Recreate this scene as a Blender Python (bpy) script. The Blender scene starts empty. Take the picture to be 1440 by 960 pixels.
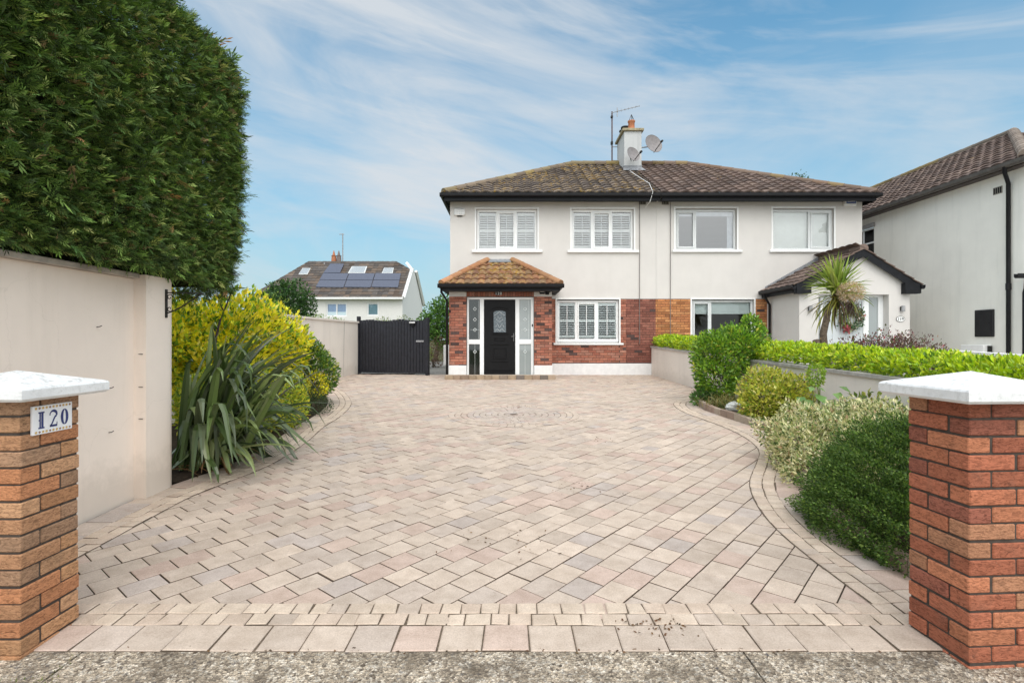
import bpy, math, random
import numpy as np
from mathutils import Vector, Matrix
rng = np.random.default_rng(7)
random.seed(7)
S = bpy.context.scene
COL = S.collection
F, CX, HY, CH = 760.0, 720.0, 478.0, 1.42      # focal length in photo pixels, axis, horizon row, eye height

def at(x, y, d):
    return Vector(((x-CX)/F*d, d, CH+(HY-y)/F*d))
def gz(y):
    return .03*(min(max(y, 2.0), 16.2)-2.5)

# ------------------------------------------------------------------ tree of objects
def origin(o):
    v = Vector((0, 0, 0))
    while o is not None:
        v += o.location; o = o.parent
    return v
def tag(o, label=None, cat=None, group=None, kind=None):
    if label: o['label'] = label
    if cat: o['category'] = cat
    if group: o['group'] = group
    if kind: o['kind'] = kind
    return o
def thing(name, label, cat, loc, group=None):
    o = bpy.data.objects.new(name, None); COL.objects.link(o)
    o.location = loc; o.empty_display_size = .2
    return tag(o, label, cat, group)

class MB:
    """collects faces in world coordinates, becomes ONE mesh object"""
    def __init__(s): s.v = []; s.f = []; s.c = []; s.smooth = False
    def face(s, pts, col=None):
        n = len(s.v); s.v += [tuple(p) for p in pts]; s.f.append(tuple(range(n, n+len(pts)))); s.c.append(col)
    def mesh(s, vs, fs, col=None):
        n = len(s.v); s.v += [tuple(p) for p in vs]
        for f in fs: s.f.append(tuple(i+n for i in f)); s.c.append(col)
    def box(s, x0, x1, y0, y1, z0, z1, col=None, M=None):
        vs = [Vector((x, y, z)) for z in (z0, z1) for y in (y0, y1) for x in (x0, x1)]
        if M is not None: vs = [M @ v for v in vs]
        s.mesh(vs, [(0,2,3,1),(4,5,7,6),(0,1,5,4),(2,6,7,3),(0,4,6,2),(1,3,7,5)], col)
    def cbox(s, x0, x1, y0, y1, z0, z1, c=.004, col=None, M=None):
        """box with chamfered edges"""
        c = min(c, (x1-x0)*.45, (y1-y0)*.45, (z1-z0)*.45)
        X, Y, Z = (x0, x1), (y0, y1), (z0, z1); vs = []; ix = {}
        for i in (0,1):
            for j in (0,1):
                for k in (0,1):
                    p = [X[i], Y[j], Z[k]]; q = [X[i]+(c if i==0 else -c), Y[j]+(c if j==0 else -c), Z[k]+(c if k==0 else -c)]
                    for a in range(3):
                        r = list(q); r[a] = p[a]; ix[(i,j,k,a)] = len(vs); vs.append(Vector(r))
        fs = []
        g = lambda i,j,k,a: ix[(i,j,k,a)]
        fs += [(g(0,0,0,0),g(0,0,1,0),g(0,1,1,0),g(0,1,0,0)), (g(1,0,0,0),g(1,1,0,0),g(1,1,1,0),g(1,0,1,0)),
               (g(0,0,0,1),g(1,0,0,1),g(1,0,1,1),g(0,0,1,1)), (g(0,1,0,1),g(0,1,1,1),g(1,1,1,1),g(1,1,0,1)),
               (g(0,0,0,2),g(0,1,0,2),g(1,1,0,2),g(1,0,0,2)), (g(0,0,1,2),g(1,0,1,2),g(1,1,1,2),g(0,1,1,2))]
        for a, b in ((0,1),(0,2),(1,2)):
            o = 3-a-b
            for i in (0,1):
                for j in (0,1):
                    def G(t, ax):
                        w = [0,0,0]; w[a] = i; w[b] = j; w[o] = t
                        return g(w[0], w[1], w[2], ax)
                    fs.append((G(0,a),G(1,a),G(1,b),G(0,b)))
        for i in (0,1):
            for j in (0,1):
                for k in (0,1): fs.append((g(i,j,k,0),g(i,j,k,1),g(i,j,k,2)))
        if M is not None: vs = [M @ v for v in vs]
        s.mesh(vs, fs, col)
    def tube(s, path, r, n=8, col=None, r1=None, cap=True):
        P = [Vector(p) for p in path]; rings = []; up = Vector((0,0,1))
        for i, p in enumerate(P):
            t = (P[min(i+1, len(P)-1)]-P[max(i-1, 0)]).normalized()
            a = t.cross(up if abs(t.z) < .95 else Vector((1,0,0))).normalized(); b = t.cross(a)
            rr = r if r1 is None else r+(r1-r)*i/(len(P)-1)
            rings.append([p+(a*math.cos(2*math.pi*k/n)+b*math.sin(2*math.pi*k/n))*rr for k in range(n)])
        vs = [v for R in rings for v in R]
        fs = [(i*n+k, i*n+(k+1)%n, (i+1)*n+(k+1)%n, (i+1)*n+k) for i in range(len(P)-1) for k in range(n)]
        if cap: fs += [tuple(range(n)), tuple((len(P)-1)*n+k for k in range(n))]
        s.mesh(vs, fs, col)
    def lathe(s, prof, c, n=20, col=None, M=None):
        c = Vector(c); vs = []
        for r, z in prof:
            for k in range(n):
                v = Vector((r*math.cos(2*math.pi*k/n), r*math.sin(2*math.pi*k/n), z))
                vs.append((M @ v if M is not None else v)+c)
        fs = [(i*n+k, i*n+(k+1)%n, (i+1)*n+(k+1)%n, (i+1)*n+k) for i in range(len(prof)-1) for k in range(n)]
        s.mesh(vs, fs, col)
    def build(s, name, m, parent=None, at_=None, smooth=False):
        o0 = origin(parent) if parent is not None else Vector(at_ or (0,0,0))
        me = bpy.data.meshes.new(name)
        me.from_pydata([tuple(Vector(v)-o0) for v in s.v], [], s.f)
        if any(c is not None for c in s.c):
            at_c = me.color_attributes.new('Col', 'FLOAT_COLOR', 'CORNER')
            arr = []
            for f, c in zip(s.f, s.c):
                c = c or (.5,.5,.5)
                arr += [c[0], c[1], c[2], 1.]*len(f)
            at_c.data.foreach_set('color', arr)
        me.materials.append(m)
        if smooth: me.polygons.foreach_set('use_smooth', [True]*len(me.polygons))
        me.update()
        o = bpy.data.objects.new(name, me); COL.objects.link(o)
        if parent is not None: o.parent = parent
        else: o.location = o0
        return o

def quads_obj(name, V, C, m, parent=None, at_=None, smooth=False):
    """V (N,4,3) free quads, C (N,3) colours -> one mesh"""
    o0 = origin(parent) if parent is not None else Vector(at_ or (0,0,0))
    N = len(V); me = bpy.data.meshes.new(name)
    me.vertices.add(N*4); me.vertices.foreach_set('co', (V-np.array(o0)).astype(np.float32).ravel())
    me.loops.add(N*4); me.loops.foreach_set('vertex_index', np.arange(N*4, dtype=np.int32))
    me.polygons.add(N); me.polygons.foreach_set('loop_start', np.arange(0, N*4, 4, dtype=np.int32))
    me.update(calc_edges=True)
    a = me.color_attributes.new('Col', 'FLOAT_COLOR', 'POINT')
    cc = np.ones((N, 4, 4), np.float32); cc[:, :, :3] = C[:, None, :]
    a.data.foreach_set('color', cc.ravel())
    me.materials.append(m); me.update()
    o = bpy.data.objects.new(name, me); COL.objects.link(o)
    if parent is not None: o.parent = parent
    else: o.location = o0
    return o

# ------------------------------------------------------------------ materials
def nodes(name):
    m = bpy.data.materials.new(name); m.use_nodes = True
    nt = m.node_tree; return m, nt, nt.nodes['Principled BSDF'], nt.nodes['Material Output']
def mixc(nt, a, b, fac, mode='MIX'):
    n = nt.nodes.new('ShaderNodeMix'); n.data_type = 'RGBA'; n.blend_type = mode
    for sock, v in ((n.inputs[0], fac), (n.inputs[6], a), (n.inputs[7], b)):
        if hasattr(v, 'is_linked'): nt.links.new(v, sock)
        elif isinstance(v, (int, float)): sock.default_value = v
        else: sock.default_value = (*v, 1.)
    return n.outputs[2]
def coord(nt, scale=(1,1,1), rot=(0,0,0)):
    t = nt.nodes.new('ShaderNodeTexCoord'); mp = nt.nodes.new('ShaderNodeMapping')
    nt.links.new(t.outputs['Object'], mp.inputs['Vector']); mp.inputs['Scale'].default_value = scale
    mp.inputs['Rotation'].default_value = rot
    return mp.outputs['Vector']
def noise(nt, scale, detail=4, rough=.55, vec=None, dist=0):
    n = nt.nodes.new('ShaderNodeTexNoise'); n.inputs['Scale'].default_value = scale
    n.inputs['Detail'].default_value = detail; n.inputs['Roughness'].default_value = rough; n.inputs['Distortion'].default_value = dist
    nt.links.new(vec if vec is not None else coord(nt), n.inputs['Vector']); return n.outputs['Fac']
def ramp(nt, fac, *stops):
    r = nt.nodes.new('ShaderNodeValToRGB'); e = r.color_ramp.elements
    while len(e) < len(stops): e.new(.5)
    for el, (p, c) in zip(e, stops):
        el.position = p; el.color = (c, c, c, 1) if isinstance(c, (int, float)) else (*c, 1)
    nt.links.new(fac, r.inputs['Fac']); return r.outputs['Color']
def bump(nt, b, h, strength=.3, dist=.01):
    n = nt.nodes.new('ShaderNodeBump'); n.inputs['Strength'].default_value = strength; n.inputs['Distance'].default_value = dist
    nt.links.new(h, n.inputs['Height']); nt.links.new(n.outputs['Normal'], b.inputs['Normal'])
def attr(nt):
    n = nt.nodes.new('ShaderNodeAttribute'); n.attribute_name = 'Col'; return n.outputs['Color']

def plain(name, c, rough=.5, metal=0., var=.12, scale=9, spec=.4, bmp=0., bscale=60):
    m, nt, b, _ = nodes(name)
    f = noise(nt, scale)
    d = tuple(x*(1-var) for x in c); e = tuple(min(1, x*(1+var*.6)) for x in c)
    nt.links.new(mixc(nt, d, e, ramp(nt, f, (.3, 0.), (.7, 1.))), b.inputs['Base Color'])
    b.inputs['Roughness'].default_value = rough; b.inputs['Metallic'].default_value = metal; b.inputs['Specular IOR Level'].default_value = spec
    if bmp: bump(nt, b, noise(nt, bscale, 5), bmp, .004)
    return m
def render_mat(name, c, dirt=(.42,.37,.3), amount=.35, streak=True, foot=0.):
    """painted sand-cement render: grain, faint patches and a few rain streaks"""
    m, nt, b, _ = nodes(name)
    base = mixc(nt, tuple(x*.93 for x in c), c, ramp(nt, noise(nt, 1.3, 6, .6), (.35, 0.), (.65, 1.)))
    if streak:
        st = ramp(nt, noise(nt, 1., 5, .65, coord(nt, (5, 5, .45))), (.52, 0.), (.8, 1.))
        mm = nt.nodes.new('ShaderNodeMath'); mm.operation = 'MULTIPLY'; mm.inputs[1].default_value = amount
        nt.links.new(st, mm.inputs[0]); base = mixc(nt, base, dirt, mm.outputs[0])
    if foot:      # splashed soil and damp marks along the foot of the wall
        tc_ = nt.nodes.new('ShaderNodeTexCoord'); sx_ = nt.nodes.new('ShaderNodeSeparateXYZ'); nt.links.new(tc_.outputs['Object'], sx_.inputs[0])
        ml = nt.nodes.new('ShaderNodeMath'); ml.operation = 'MULTIPLY_ADD'; ml.inputs[1].default_value = -.5; nt.links.new(noise(nt, 7, 6, .7), ml.inputs[0]); nt.links.new(sx_.outputs[2], ml.inputs[2])
        base = mixc(nt, base, (.30, .25, .19), ramp(nt, ml.outputs[0], (0., foot), (.22, 0.)))
        ck = nt.nodes.new('ShaderNodeTexVoronoi'); ck.feature = 'DISTANCE_TO_EDGE'; ck.inputs['Scale'].default_value = .9
        mpv = nt.nodes.new('ShaderNodeVectorMath'); mpv.operation = 'ADD'; nt.links.new(tc_.outputs['Object'], mpv.inputs[0])
        nz = nt.nodes.new('ShaderNodeTexNoise'); nz.inputs['Scale'].default_value = 3.; nz.inputs['Detail'].default_value = 6; nt.links.new(tc_.outputs['Object'], nz.inputs['Vector'])
        sc_ = nt.nodes.new('ShaderNodeVectorMath'); sc_.operation = 'SCALE'; sc_.inputs['Scale'].default_value = .5; nt.links.new(nz.outputs['Color'], sc_.inputs[0]); nt.links.new(sc_.outputs[0], mpv.inputs[1]); nt.links.new(mpv.outputs[0], ck.inputs['Vector'])
        base = mixc(nt, base, dirt, ramp(nt, ck.outputs['Distance'], (0., .16), (.003, 0.)))
    sp = ramp(nt, noise(nt, 45, 3, .7), (.68, 0.), (.78, .25))
    base = mixc(nt, base, dirt, sp)
    nt.links.new(base, b.inputs['Base Color']); b.inputs['Roughness'].default_value = .85; b.inputs['Specular IOR Level'].default_value = .2
    bump(nt, b, noise(nt, 110, 4, .6), .35, .004)
    return m
def brick_mat(name, stain=.25):
    """fired clay with a dragged face, colour per brick from the mesh"""
    m, nt, b, _ = nodes(name)
    h = noise(nt, 1., 6, .7, coord(nt, (34, 34, 100)), 1.3)
    c = mixc(nt, attr(nt), (.2, .2, .2), ramp(nt, h, (.25, .0), (.75, .0)), 'MIX')
    dark = mixc(nt, (.38, .35, .34), (1.2, 1.2, 1.2), ramp(nt, h, (.33, 0.), (.56, 1.)))
    c = mixc(nt, attr(nt), dark, .95, 'MULTIPLY')
    st = ramp(nt, noise(nt, 6, 5, .6), (.55, 0.), (.75, stain))
    c = mixc(nt, c, (.12, .10, .08), st)
    sp = ramp(nt, noise(nt, 160, 2, .5), (.70, 0.), (.78, .55))
    c = mixc(nt, c, (.5, .42, .33), sp)
    nt.links.new(c, b.inputs['Base Color']); b.inputs['Roughness'].default_value = .85; b.inputs['Specular IOR Level'].default_value = .2
    bump(nt, b, h, .9, .006)
    return m
def paver_mat(name):
    m, nt, b, _ = nodes(name)
    n1 = noise(nt, 2.2, 6, .6); n2 = noise(nt, 140, 3, .7); n3 = noise(nt, 9, 5, .65)
    c = mixc(nt, attr(nt), mixc(nt, (.74, .70, .66), (1.12, 1.12, 1.12), ramp(nt, n3, (.3, 0.), (.66, 1.))), .6, 'MULTIPLY')
    c = mixc(nt, c, mixc(nt, (.62, .6, .6), (1.25, 1.25, 1.25), ramp(nt, n2, (.3, 0.), (.7, 1.))), .55, 'MULTIPLY')
    c = mixc(nt, c, (.3, .24, .19), ramp(nt, noise(nt, .9, 7, .65), (.48, 0.), (.8, .42)))
    c = mixc(nt, c, (.16, .12, .09), ramp(nt, noise(nt, 26, 4, .7), (.68, 0.), (.80, .5)))
    nt.links.new(c, b.inputs['Base Color']); b.inputs['Roughness'].default_value = .88; b.inputs['Specular IOR Level'].default_value = .2
    bump(nt, b, n2, .5, .003)
    return m
def tile_mat(name, lichen=(.45,.26,.02), lo=.5, hi=.62, amt=.9):
    m, nt, b, _ = nodes(name)
    big = noise(nt, .55, 4, .6); small = noise(nt, 7, 5, .7)
    ad = nt.nodes.new('ShaderNodeMath'); ad.operation = 'MULTIPLY_ADD'; ad.inputs[1].default_value = .45
    nt.links.new(big, ad.inputs[0]); nt.links.new(small, ad.inputs[2])
    k = ramp(nt, ad.outputs[0], (lo+.16, 0.), (hi+.16, amt))
    c = mixc(nt, attr(nt), mixc(nt, (.6, .58, .56), (1.25, 1.22, 1.2), noise(nt, 30, 4, .7)), .8, 'MULTIPLY')
    c = mixc(nt, c, mixc(nt, lichen, (.42, .40, .33), ramp(nt, noise(nt, 18, 3), (.42, 0.), (.62, .75))), k)
    nt.links.new(c, b.inputs['Base Color']); b.inputs['Roughness'].default_value = .9; b.inputs['Specular IOR Level'].default_value = .15
    bump(nt, b, small, .4, .01)
    return m
def leaf_mat(name, rough=.5, trans=.3, spec=.35):
    m, nt, b, out = nodes(name)
    c = attr(nt)
    nt.links.new(c, b.inputs['Base Color']); b.inputs['Roughness'].default_value = rough; b.inputs['Specular IOR Level'].default_value = spec
    t = nt.nodes.new('ShaderNodeBsdfTranslucent'); nt.links.new(mixc(nt, c, (1.2, 1.3, .6), 1., 'MULTIPLY'), t.inputs['Color'])
    mx = nt.nodes.new('ShaderNodeMixShader'); mx.inputs[0].default_value = trans
    nt.links.new(b.outputs[0], mx.inputs[1]); nt.links.new(t.outputs[0], mx.inputs[2]); nt.links.new(mx.outputs[0], out.inputs['Surface'])
    return m
def glass_mat(name, tint=(.9, .95, .95), refl=.1, frost=0.):
    m, nt, b, out = nodes(name)
    g = nt.nodes.new('ShaderNodeBsdfGlossy'); g.inputs['Roughness'].default_value = .02
    t = nt.nodes.new('ShaderNodeBsdfTransparent'); t.inputs['Color'].default_value = (*tint, 1)
    under = t.outputs[0]
    if frost:
        d = nt.nodes.new('ShaderNodeBsdfDiffuse'); d.inputs['Color'].default_value = (.55, .6, .6, 1)
        m2 = nt.nodes.new('ShaderNodeMixShader'); m2.inputs[0].default_value = frost
        nt.links.new(t.outputs[0], m2.inputs[1]); nt.links.new(d.outputs[0], m2.inputs[2]); under = m2.outputs[0]
    lw = nt.nodes.new('ShaderNodeLayerWeight'); lw.inputs['Blend'].default_value = .25
    ad = nt.nodes.new('ShaderNodeMath'); ad.operation = 'ADD'; ad.inputs[1].default_value = refl; ad.use_clamp = True
    nt.links.new(lw.outputs['Fresnel'], ad.inputs[0])
    mx = nt.nodes.new('ShaderNodeMixShader'); nt.links.new(ad.outputs[0], mx.inputs[0])
    nt.links.new(under, mx.inputs[1]); nt.links.new(g.outputs[0], mx.inputs[2]); nt.links.new(mx.outputs[0], out.inputs['Surface'])
    return m

M_wall = render_mat('cream_render', (.69, .66, .63), amount=.07)
M_gwall = render_mat('garden_render', (.88, .77, .68), dirt=(.45, .38, .3), amount=.16, foot=.26)
M_gwall2 = render_mat('boundary_render', (.80, .735, .665), dirt=(.40, .35, .3), amount=.16, foot=.2)
M_rwall = render_mat('grey_render', (.88, .865, .80), dirt=(.42, .43, .4), amount=.22)
M_white = plain('white_paint', (.84, .84, .83), .45, var=.05)
M_plinth = plain('plinth_paint', (.80, .80, .80), .7, var=.08, bmp=.2)
M_upvc = plain('white_upvc', (.86, .87, .87), .3, var=.03)
M_greyframe = plain('grey_upvc', (.70, .72, .72), .3, var=.04)
M_black = plain('black_upvc', (.010, .010, .012), .45, var=.3, spec=.22)
M_fascia = plain('black_fascia', (.012, .013, .016), .55, var=.35, spec=.2)
M_iron = plain('black_iron', (.015, .014, .013), .5, var=.4)
M_brickm = plain('mortar', (.085, .07, .06), .95, var=.3, scale=30, spec=.1)
M_brick = brick_mat('house_brick', .25)
M_pier = brick_mat('pier_brick', .30)
M_paver = paver_mat('paver_concrete')
M_joint = plain('joint_sand', (.085, .065, .05), .95, var=.4, scale=40, spec=.1)
M_tile = tile_mat('brown_tile', lo=.60, hi=.74, amt=.85)
M_tile2 = tile_mat('brown_tile_clean', lo=.70, hi=.84, amt=.6)
M_tile_p = tile_mat('clay_tile', lichen=(.42, .25, .02), lo=.54, hi=.70, amt=.75)
M_leaf = leaf_mat('leaf', .45, .3)
M_gloss = leaf_mat('glossy_leaf', .32, .25, .5)
M_conif = leaf_mat('conifer_leaf', .6, .15, .25)
M_bark = plain('bark', (.13, .10, .075), .9, var=.5, scale=25, spec=.1, bmp=.6, bscale=30)
M_core = plain('dark_core_fill', (.02, .022, .012), 1., var=.5, scale=30, spec=0.)
M_soil = plain('soil', (.07, .05, .036), 1., var=.5, scale=30, spec=.1, bmp=.9, bscale=45)
M_glass = glass_mat('window_glass', (.97, .985, .985), refl=.10)
M_glass_dk = glass_mat('door_glass', (.5, .55, .55), refl=.05)
M_glass_fr = glass_mat('frosted_glass', (.6, .65, .65), refl=.05, frost=.55)
M_glass_mirror = glass_mat('reflective_glass', (.8, .85, .9), refl=.22)
M_lead = plain('lead', (.28, .29, .31), .6, var=.3, scale=14)
M_steel = plain('galvanised', (.36, .36, .37), .5, metal=.3, var=.3)
M_dish = plain('dish_grey', (.25, .23, .23), .5, var=.2)
M_terra = plain('terracotta', (.44, .17, .085), .8, var=.2)
M_cap = None

# ------------------------------------------------------------------ camera, sun, sky
cam_d = bpy.data.cameras.new('camera'); cam = bpy.data.objects.new('camera', cam_d); COL.objects.link(cam)
cam.location = (0, 0, CH); cam.rotation_euler = (math.pi/2, 0, 0)
cam_d.lens = F/1440*36; cam_d.sensor_width = 36; cam_d.shift_y = -2/1440; cam_d.clip_end = 2000; cam_d.clip_start = .05
S.camera = cam
SUN = Vector((.12, -.80, 1.05)).normalized()
sl = bpy.data.lights.new('sun', 'SUN'); sl.energy = .75; sl.angle = math.radians(24); sl.color = (1, .93, .855)
so = bpy.data.objects.new('sun', sl); COL.objects.link(so)
so.rotation_euler = (-SUN).to_track_quat('-Z', 'Y').to_euler()
el = math.asin(SUN.z); az = math.atan2(SUN.x, SUN.y)
W = bpy.data.worlds.new('World'); S.world = W; W.use_nodes = True
nt = W.node_tree; bg = nt.nodes['Background']
sky = nt.nodes.new('ShaderNodeTexSky'); sky.sky_type = 'NISHITA'; sky.sun_disc = False
sky.sun_elevation = el; sky.sun_rotation = az; sky.air_density = 1.0; sky.dust_density = .3; sky.ozone_density = 3.0
def mth(op, a, b=None, c=None):
    n = nt.nodes.new('ShaderNodeMath'); n.operation = op  # solid dark core added inside the foliage so no sky passes through
    for i, v in enumerate((a, b, c)):
        if v is None: continue
        if isinstance(v, (int, float)): n.inputs[i].default_value = v
        else: nt.links.new(v, n.inputs[i])
    return n.outputs[0]
tc = nt.nodes.new('ShaderNodeTexCoord'); sx = nt.nodes.new('ShaderNodeSeparateXYZ'); nt.links.new(tc.outputs['Generated'], sx.inputs[0])
azn = mth('ARCTAN2', sx.outputs[0], sx.outputs[1]); eln = mth('ARCSINE', sx.outputs[2])
def cloud(ang, su, sv, detail, off, dist):
    u = mth('ADD', mth('MULTIPLY', azn, math.cos(ang)), mth('MULTIPLY', eln, -math.sin(ang)))
    v = mth('ADD', mth('MULTIPLY', azn, math.sin(ang)), mth('MULTIPLY', eln, math.cos(ang)))
    cb = nt.nodes.new('ShaderNodeCombineXYZ'); nt.links.new(mth('MULTIPLY', u, su), cb.inputs[0]); nt.links.new(mth('MULTIPLY', v, sv), cb.inputs[1]); cb.inputs[2].default_value = off
    n = nt.nodes.new('ShaderNodeTexNoise'); n.inputs['Scale'].default_value = 1; n.inputs['Detail'].default_value = detail
    n.inputs['Roughness'].default_value = .58; n.inputs['Distortion'].default_value = dist
    nt.links.new(cb.outputs[0], n.inputs['Vector']); return n.outputs['Fac']
c1 = cloud(math.radians(15), 1.25, 5.0, 8, 11.4, .8)     # broad bands of thin cirrus
c2 = cloud(math.radians(9), 2.6, 16, 8, 6.1, .6)      # fine streaks
c3 = cloud(math.radians(8), .9, 2.2, 5, 2.9, .5)      # veil
m1 = ramp(nt, c1, (.42, 0.), (.68, 1.)); m2 = ramp(nt, c2, (.48, 0.), (.72, .8)); m3 = ramp(nt, c3, (.40, .05), (.66, .75))
skyb = mixc(nt, sky.outputs[0], (1.0, 2.02, 1.95), 1., 'MULTIPLY')
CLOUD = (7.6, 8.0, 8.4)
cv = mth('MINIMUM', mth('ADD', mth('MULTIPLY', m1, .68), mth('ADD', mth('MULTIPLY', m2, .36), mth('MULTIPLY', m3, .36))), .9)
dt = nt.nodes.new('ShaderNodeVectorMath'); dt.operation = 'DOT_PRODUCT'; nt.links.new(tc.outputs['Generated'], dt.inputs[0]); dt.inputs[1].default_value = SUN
fill_glow = mth('MULTIPLY_ADD', mth('POWER', mth('MAXIMUM', dt.outputs['Value'], 0.), 1.0), 2.5, 1.)   # added fill: thin cloud brightened round the sun, behind the camera
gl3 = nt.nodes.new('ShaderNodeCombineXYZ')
for i_, w_ in enumerate((1.05, 1., .925)): nt.links.new(mth('MULTIPLY_ADD', mth('SUBTRACT', fill_glow, 1.), w_, 1.), gl3.inputs[i_])
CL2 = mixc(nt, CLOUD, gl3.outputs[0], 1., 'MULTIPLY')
cv = mth('MAXIMUM', cv, mth('MULTIPLY', mth('SUBTRACT', fill_glow, 1.), .5))
hz = mth('POWER', mth('MAXIMUM', mth('SUBTRACT', 1., mth('MULTIPLY', mth('MAXIMUM', eln, 0.), 2.0)), 0.), 1.1)     # pale air low over the horizon
skyh = mixc(nt, skyb, (4.5, 5.8, 6.6), mth('MULTIPLY', hz, .95))
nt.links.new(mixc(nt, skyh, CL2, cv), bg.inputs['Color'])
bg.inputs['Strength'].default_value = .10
S.view_settings.view_transform = 'Standard'; S.view_settings.look = 'None'; S.view_settings.exposure = -0.1; S.view_settings.gamma = 1

# ------------------------------------------------------------------ spline helpers
def spline(pts, step=.05):
    P = [np.array(p, float) for p in pts]; P = [2*P[0]-P[1]]+P+[2*P[-1]-P[-2]]; out = []
    for i in range(1, len(P)-2):
        for t in np.linspace(0, 1, 24, endpoint=False):
            a, b, c, d = P[i-1], P[i], P[i+1], P[i+2]
            out.append(.5*((2*b)+(-a+c)*t+(2*a-5*b+4*c-d)*t*t+(-a+3*b-3*c+d)*t**3))
    out.append(P[-2]); out = np.array(out)
    L = np.concatenate([[0], np.cumsum(np.linalg.norm(np.diff(out, axis=0), axis=1))])
    s = np.arange(0, L[-1], step)
    return np.stack([np.interp(s, L, out[:, k]) for k in range(out.shape[1])], 1)
def normals2(P):
    t = np.gradient(P, axis=0); t /= np.linalg.norm(t, axis=1)[:, None]+1e-9
    return np.stack([-t[:, 1], t[:, 0]], 1)
RIGHT_BED = spline([(4.25,10.9),(3.75,10.5),(3.42,9.95),(3.33,9.2),(3.42,8.4),(3.5,7.6),(3.45,6.8),(3.28,6.15),(3.0,5.6),(2.62,4.9),(2.42,4.3),(2.34,3.8),(2.33,3.3),(2.36,2.6)])
LEFT_EDGE = spline([(-3.2,2.55),(-3.2,3.6),(-3.2,4.6),(-3.12,5.1),(-2.98,5.8),(-3.02,6.8),(-3.15,7.8),(-3.2,8.75),(-3.42,10),(-3.95,11.4),(-4.5,12.5),(-4.72,13.4),(-4.75,14.3)])

# ------------------------------------------------------------------ ground, pavement, driveway
g = MB()
ys = [-60, -4, 2.3, 16.2, 60, 600]; zs = [-.25, -.12, -.07, gz(16.2)-.07, gz(16.2)-.07, gz(16.2)-.07]
for i in range(len(ys)-1):
    xs = [-500, -30, 30, 500]
    for j in range(3): g.face([(xs[j],ys[i],zs[i]),(xs[j+1],ys[i],zs[i]),(xs[j+1],ys[i+1],zs[i+1]),(xs[j],ys[i+1],zs[i+1])])
M_ground = plain('rough_ground', (.10, .11, .05), 1., var=.5, scale=3, spec=.1)
tag(g.build('ground', M_ground), kind='structure')

m, nt2, b, _ = nodes('exposed_aggregate')
vo = nt2.nodes.new('ShaderNodeTexVoronoi'); vo.inputs['Scale'].default_value = 72; nt2.links.new(coord(nt2), vo.inputs['Vector'])
vo2 = nt2.nodes.new('ShaderNodeTexVoronoi'); vo2.inputs['Scale'].default_value = 210; nt2.links.new(coord(nt2), vo2.inputs['Vector'])
bw = nt2.nodes.new('ShaderNodeRGBToBW'); nt2.links.new(vo.outputs['Color'], bw.inputs[0])
bw2 = nt2.nodes.new('ShaderNodeRGBToBW'); nt2.links.new(vo2.outputs['Color'], bw2.inputs[0])
c = ramp(nt2, bw.outputs[0], (.1, (.12,.10,.08)), (.3, (.29,.25,.205)), (.6, (.46,.40,.325)), (.82, (.64,.60,.54)), (.95, (.13,.12,.12)))
c = mixc(nt2, c, ramp(nt2, bw2.outputs[0], (.2, .35), (.8, 1.35)), .8, 'MULTIPLY')
c = mixc(nt2, c, (.085,.068,.05), ramp(nt2, noise(nt2, 4, 7, .8), (.44, 0.), (.62, .8)))
c = mixc(nt2, c, (.66,.65,.62), ramp(nt2, noise(nt2, 9, 6, .8), (.58, 0.), (.70, .85)))
c = mixc(nt2, c, (1.16, 1.10, 1.02), 1., 'MULTIPLY')
nt2.links.new(c, b.inputs['Base Color']); b.inputs['Roughness'].default_value = .9
bump(nt2, b, vo.outputs['Distance'], 1., .01)
M_agg = m
p = MB()
for (x0, x1) in ((-40, -1.962), (-1.952, 1.05), (1.058, 40)):
    for y0, y1, z0, z1 in ((-3, .6, -.06, -.035), (.606, 2.461, -.035, .001)):
        p.mesh([(x0,y0,z0),(x1,y0,z0),(x1,y1,z1),(x0,y1,z1),(x0,y0,z0-.1),(x1,y0,z0-.1),(x1,y1,z1-.1),(x0,y1,z1-.1)],
               [(0,1,2,3),(4,5,1,0),(5,6,2,1),(6,7,3,2),(7,4,0,3)])
tag(p.build('pavement', M_agg), kind='structure')

rd_ = MB(); rd_.face([(-60, -12, -.2), (60, -12, -.2), (60, -3.0, -.17), (-60, -3.0, -.17)])
tag(rd_.build('road', plain('asphalt', (.10, .10, .10), .9, var=.3, scale=20, bmp=.4)), kind='structure')
nd = MB()  # added unseen behind the hedge, pale to bounce light onto the walls
for ya, yb in ((2.47, 16.2), (16.2, 24)): nd.face([(4.66, ya, gz(ya)+.01), (20, ya, gz(ya)+.01), (20, yb, gz(yb)+.01), (4.66, yb, gz(yb)+.01)])
tag(nd.build('unseen_neighbour_drive', plain('pale_concrete', (.48, .46, .43), .9, var=.2, scale=4)), kind='structure')
# driveway bed
DZ = .0
def dz(x, y): return gz(y)
base = MB()
for y0, y1 in ((2.3, 16.2), (16.2, 17.0)):
    base.face([(-6,y0,gz(y0)-.012),(5,y0,gz(y0)-.012),(5,y1,gz(y1)-.012),(-6,y1,gz(y1)-.012)])
tag(base.build('driveway_joints', M_joint), kind='structure')

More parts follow.
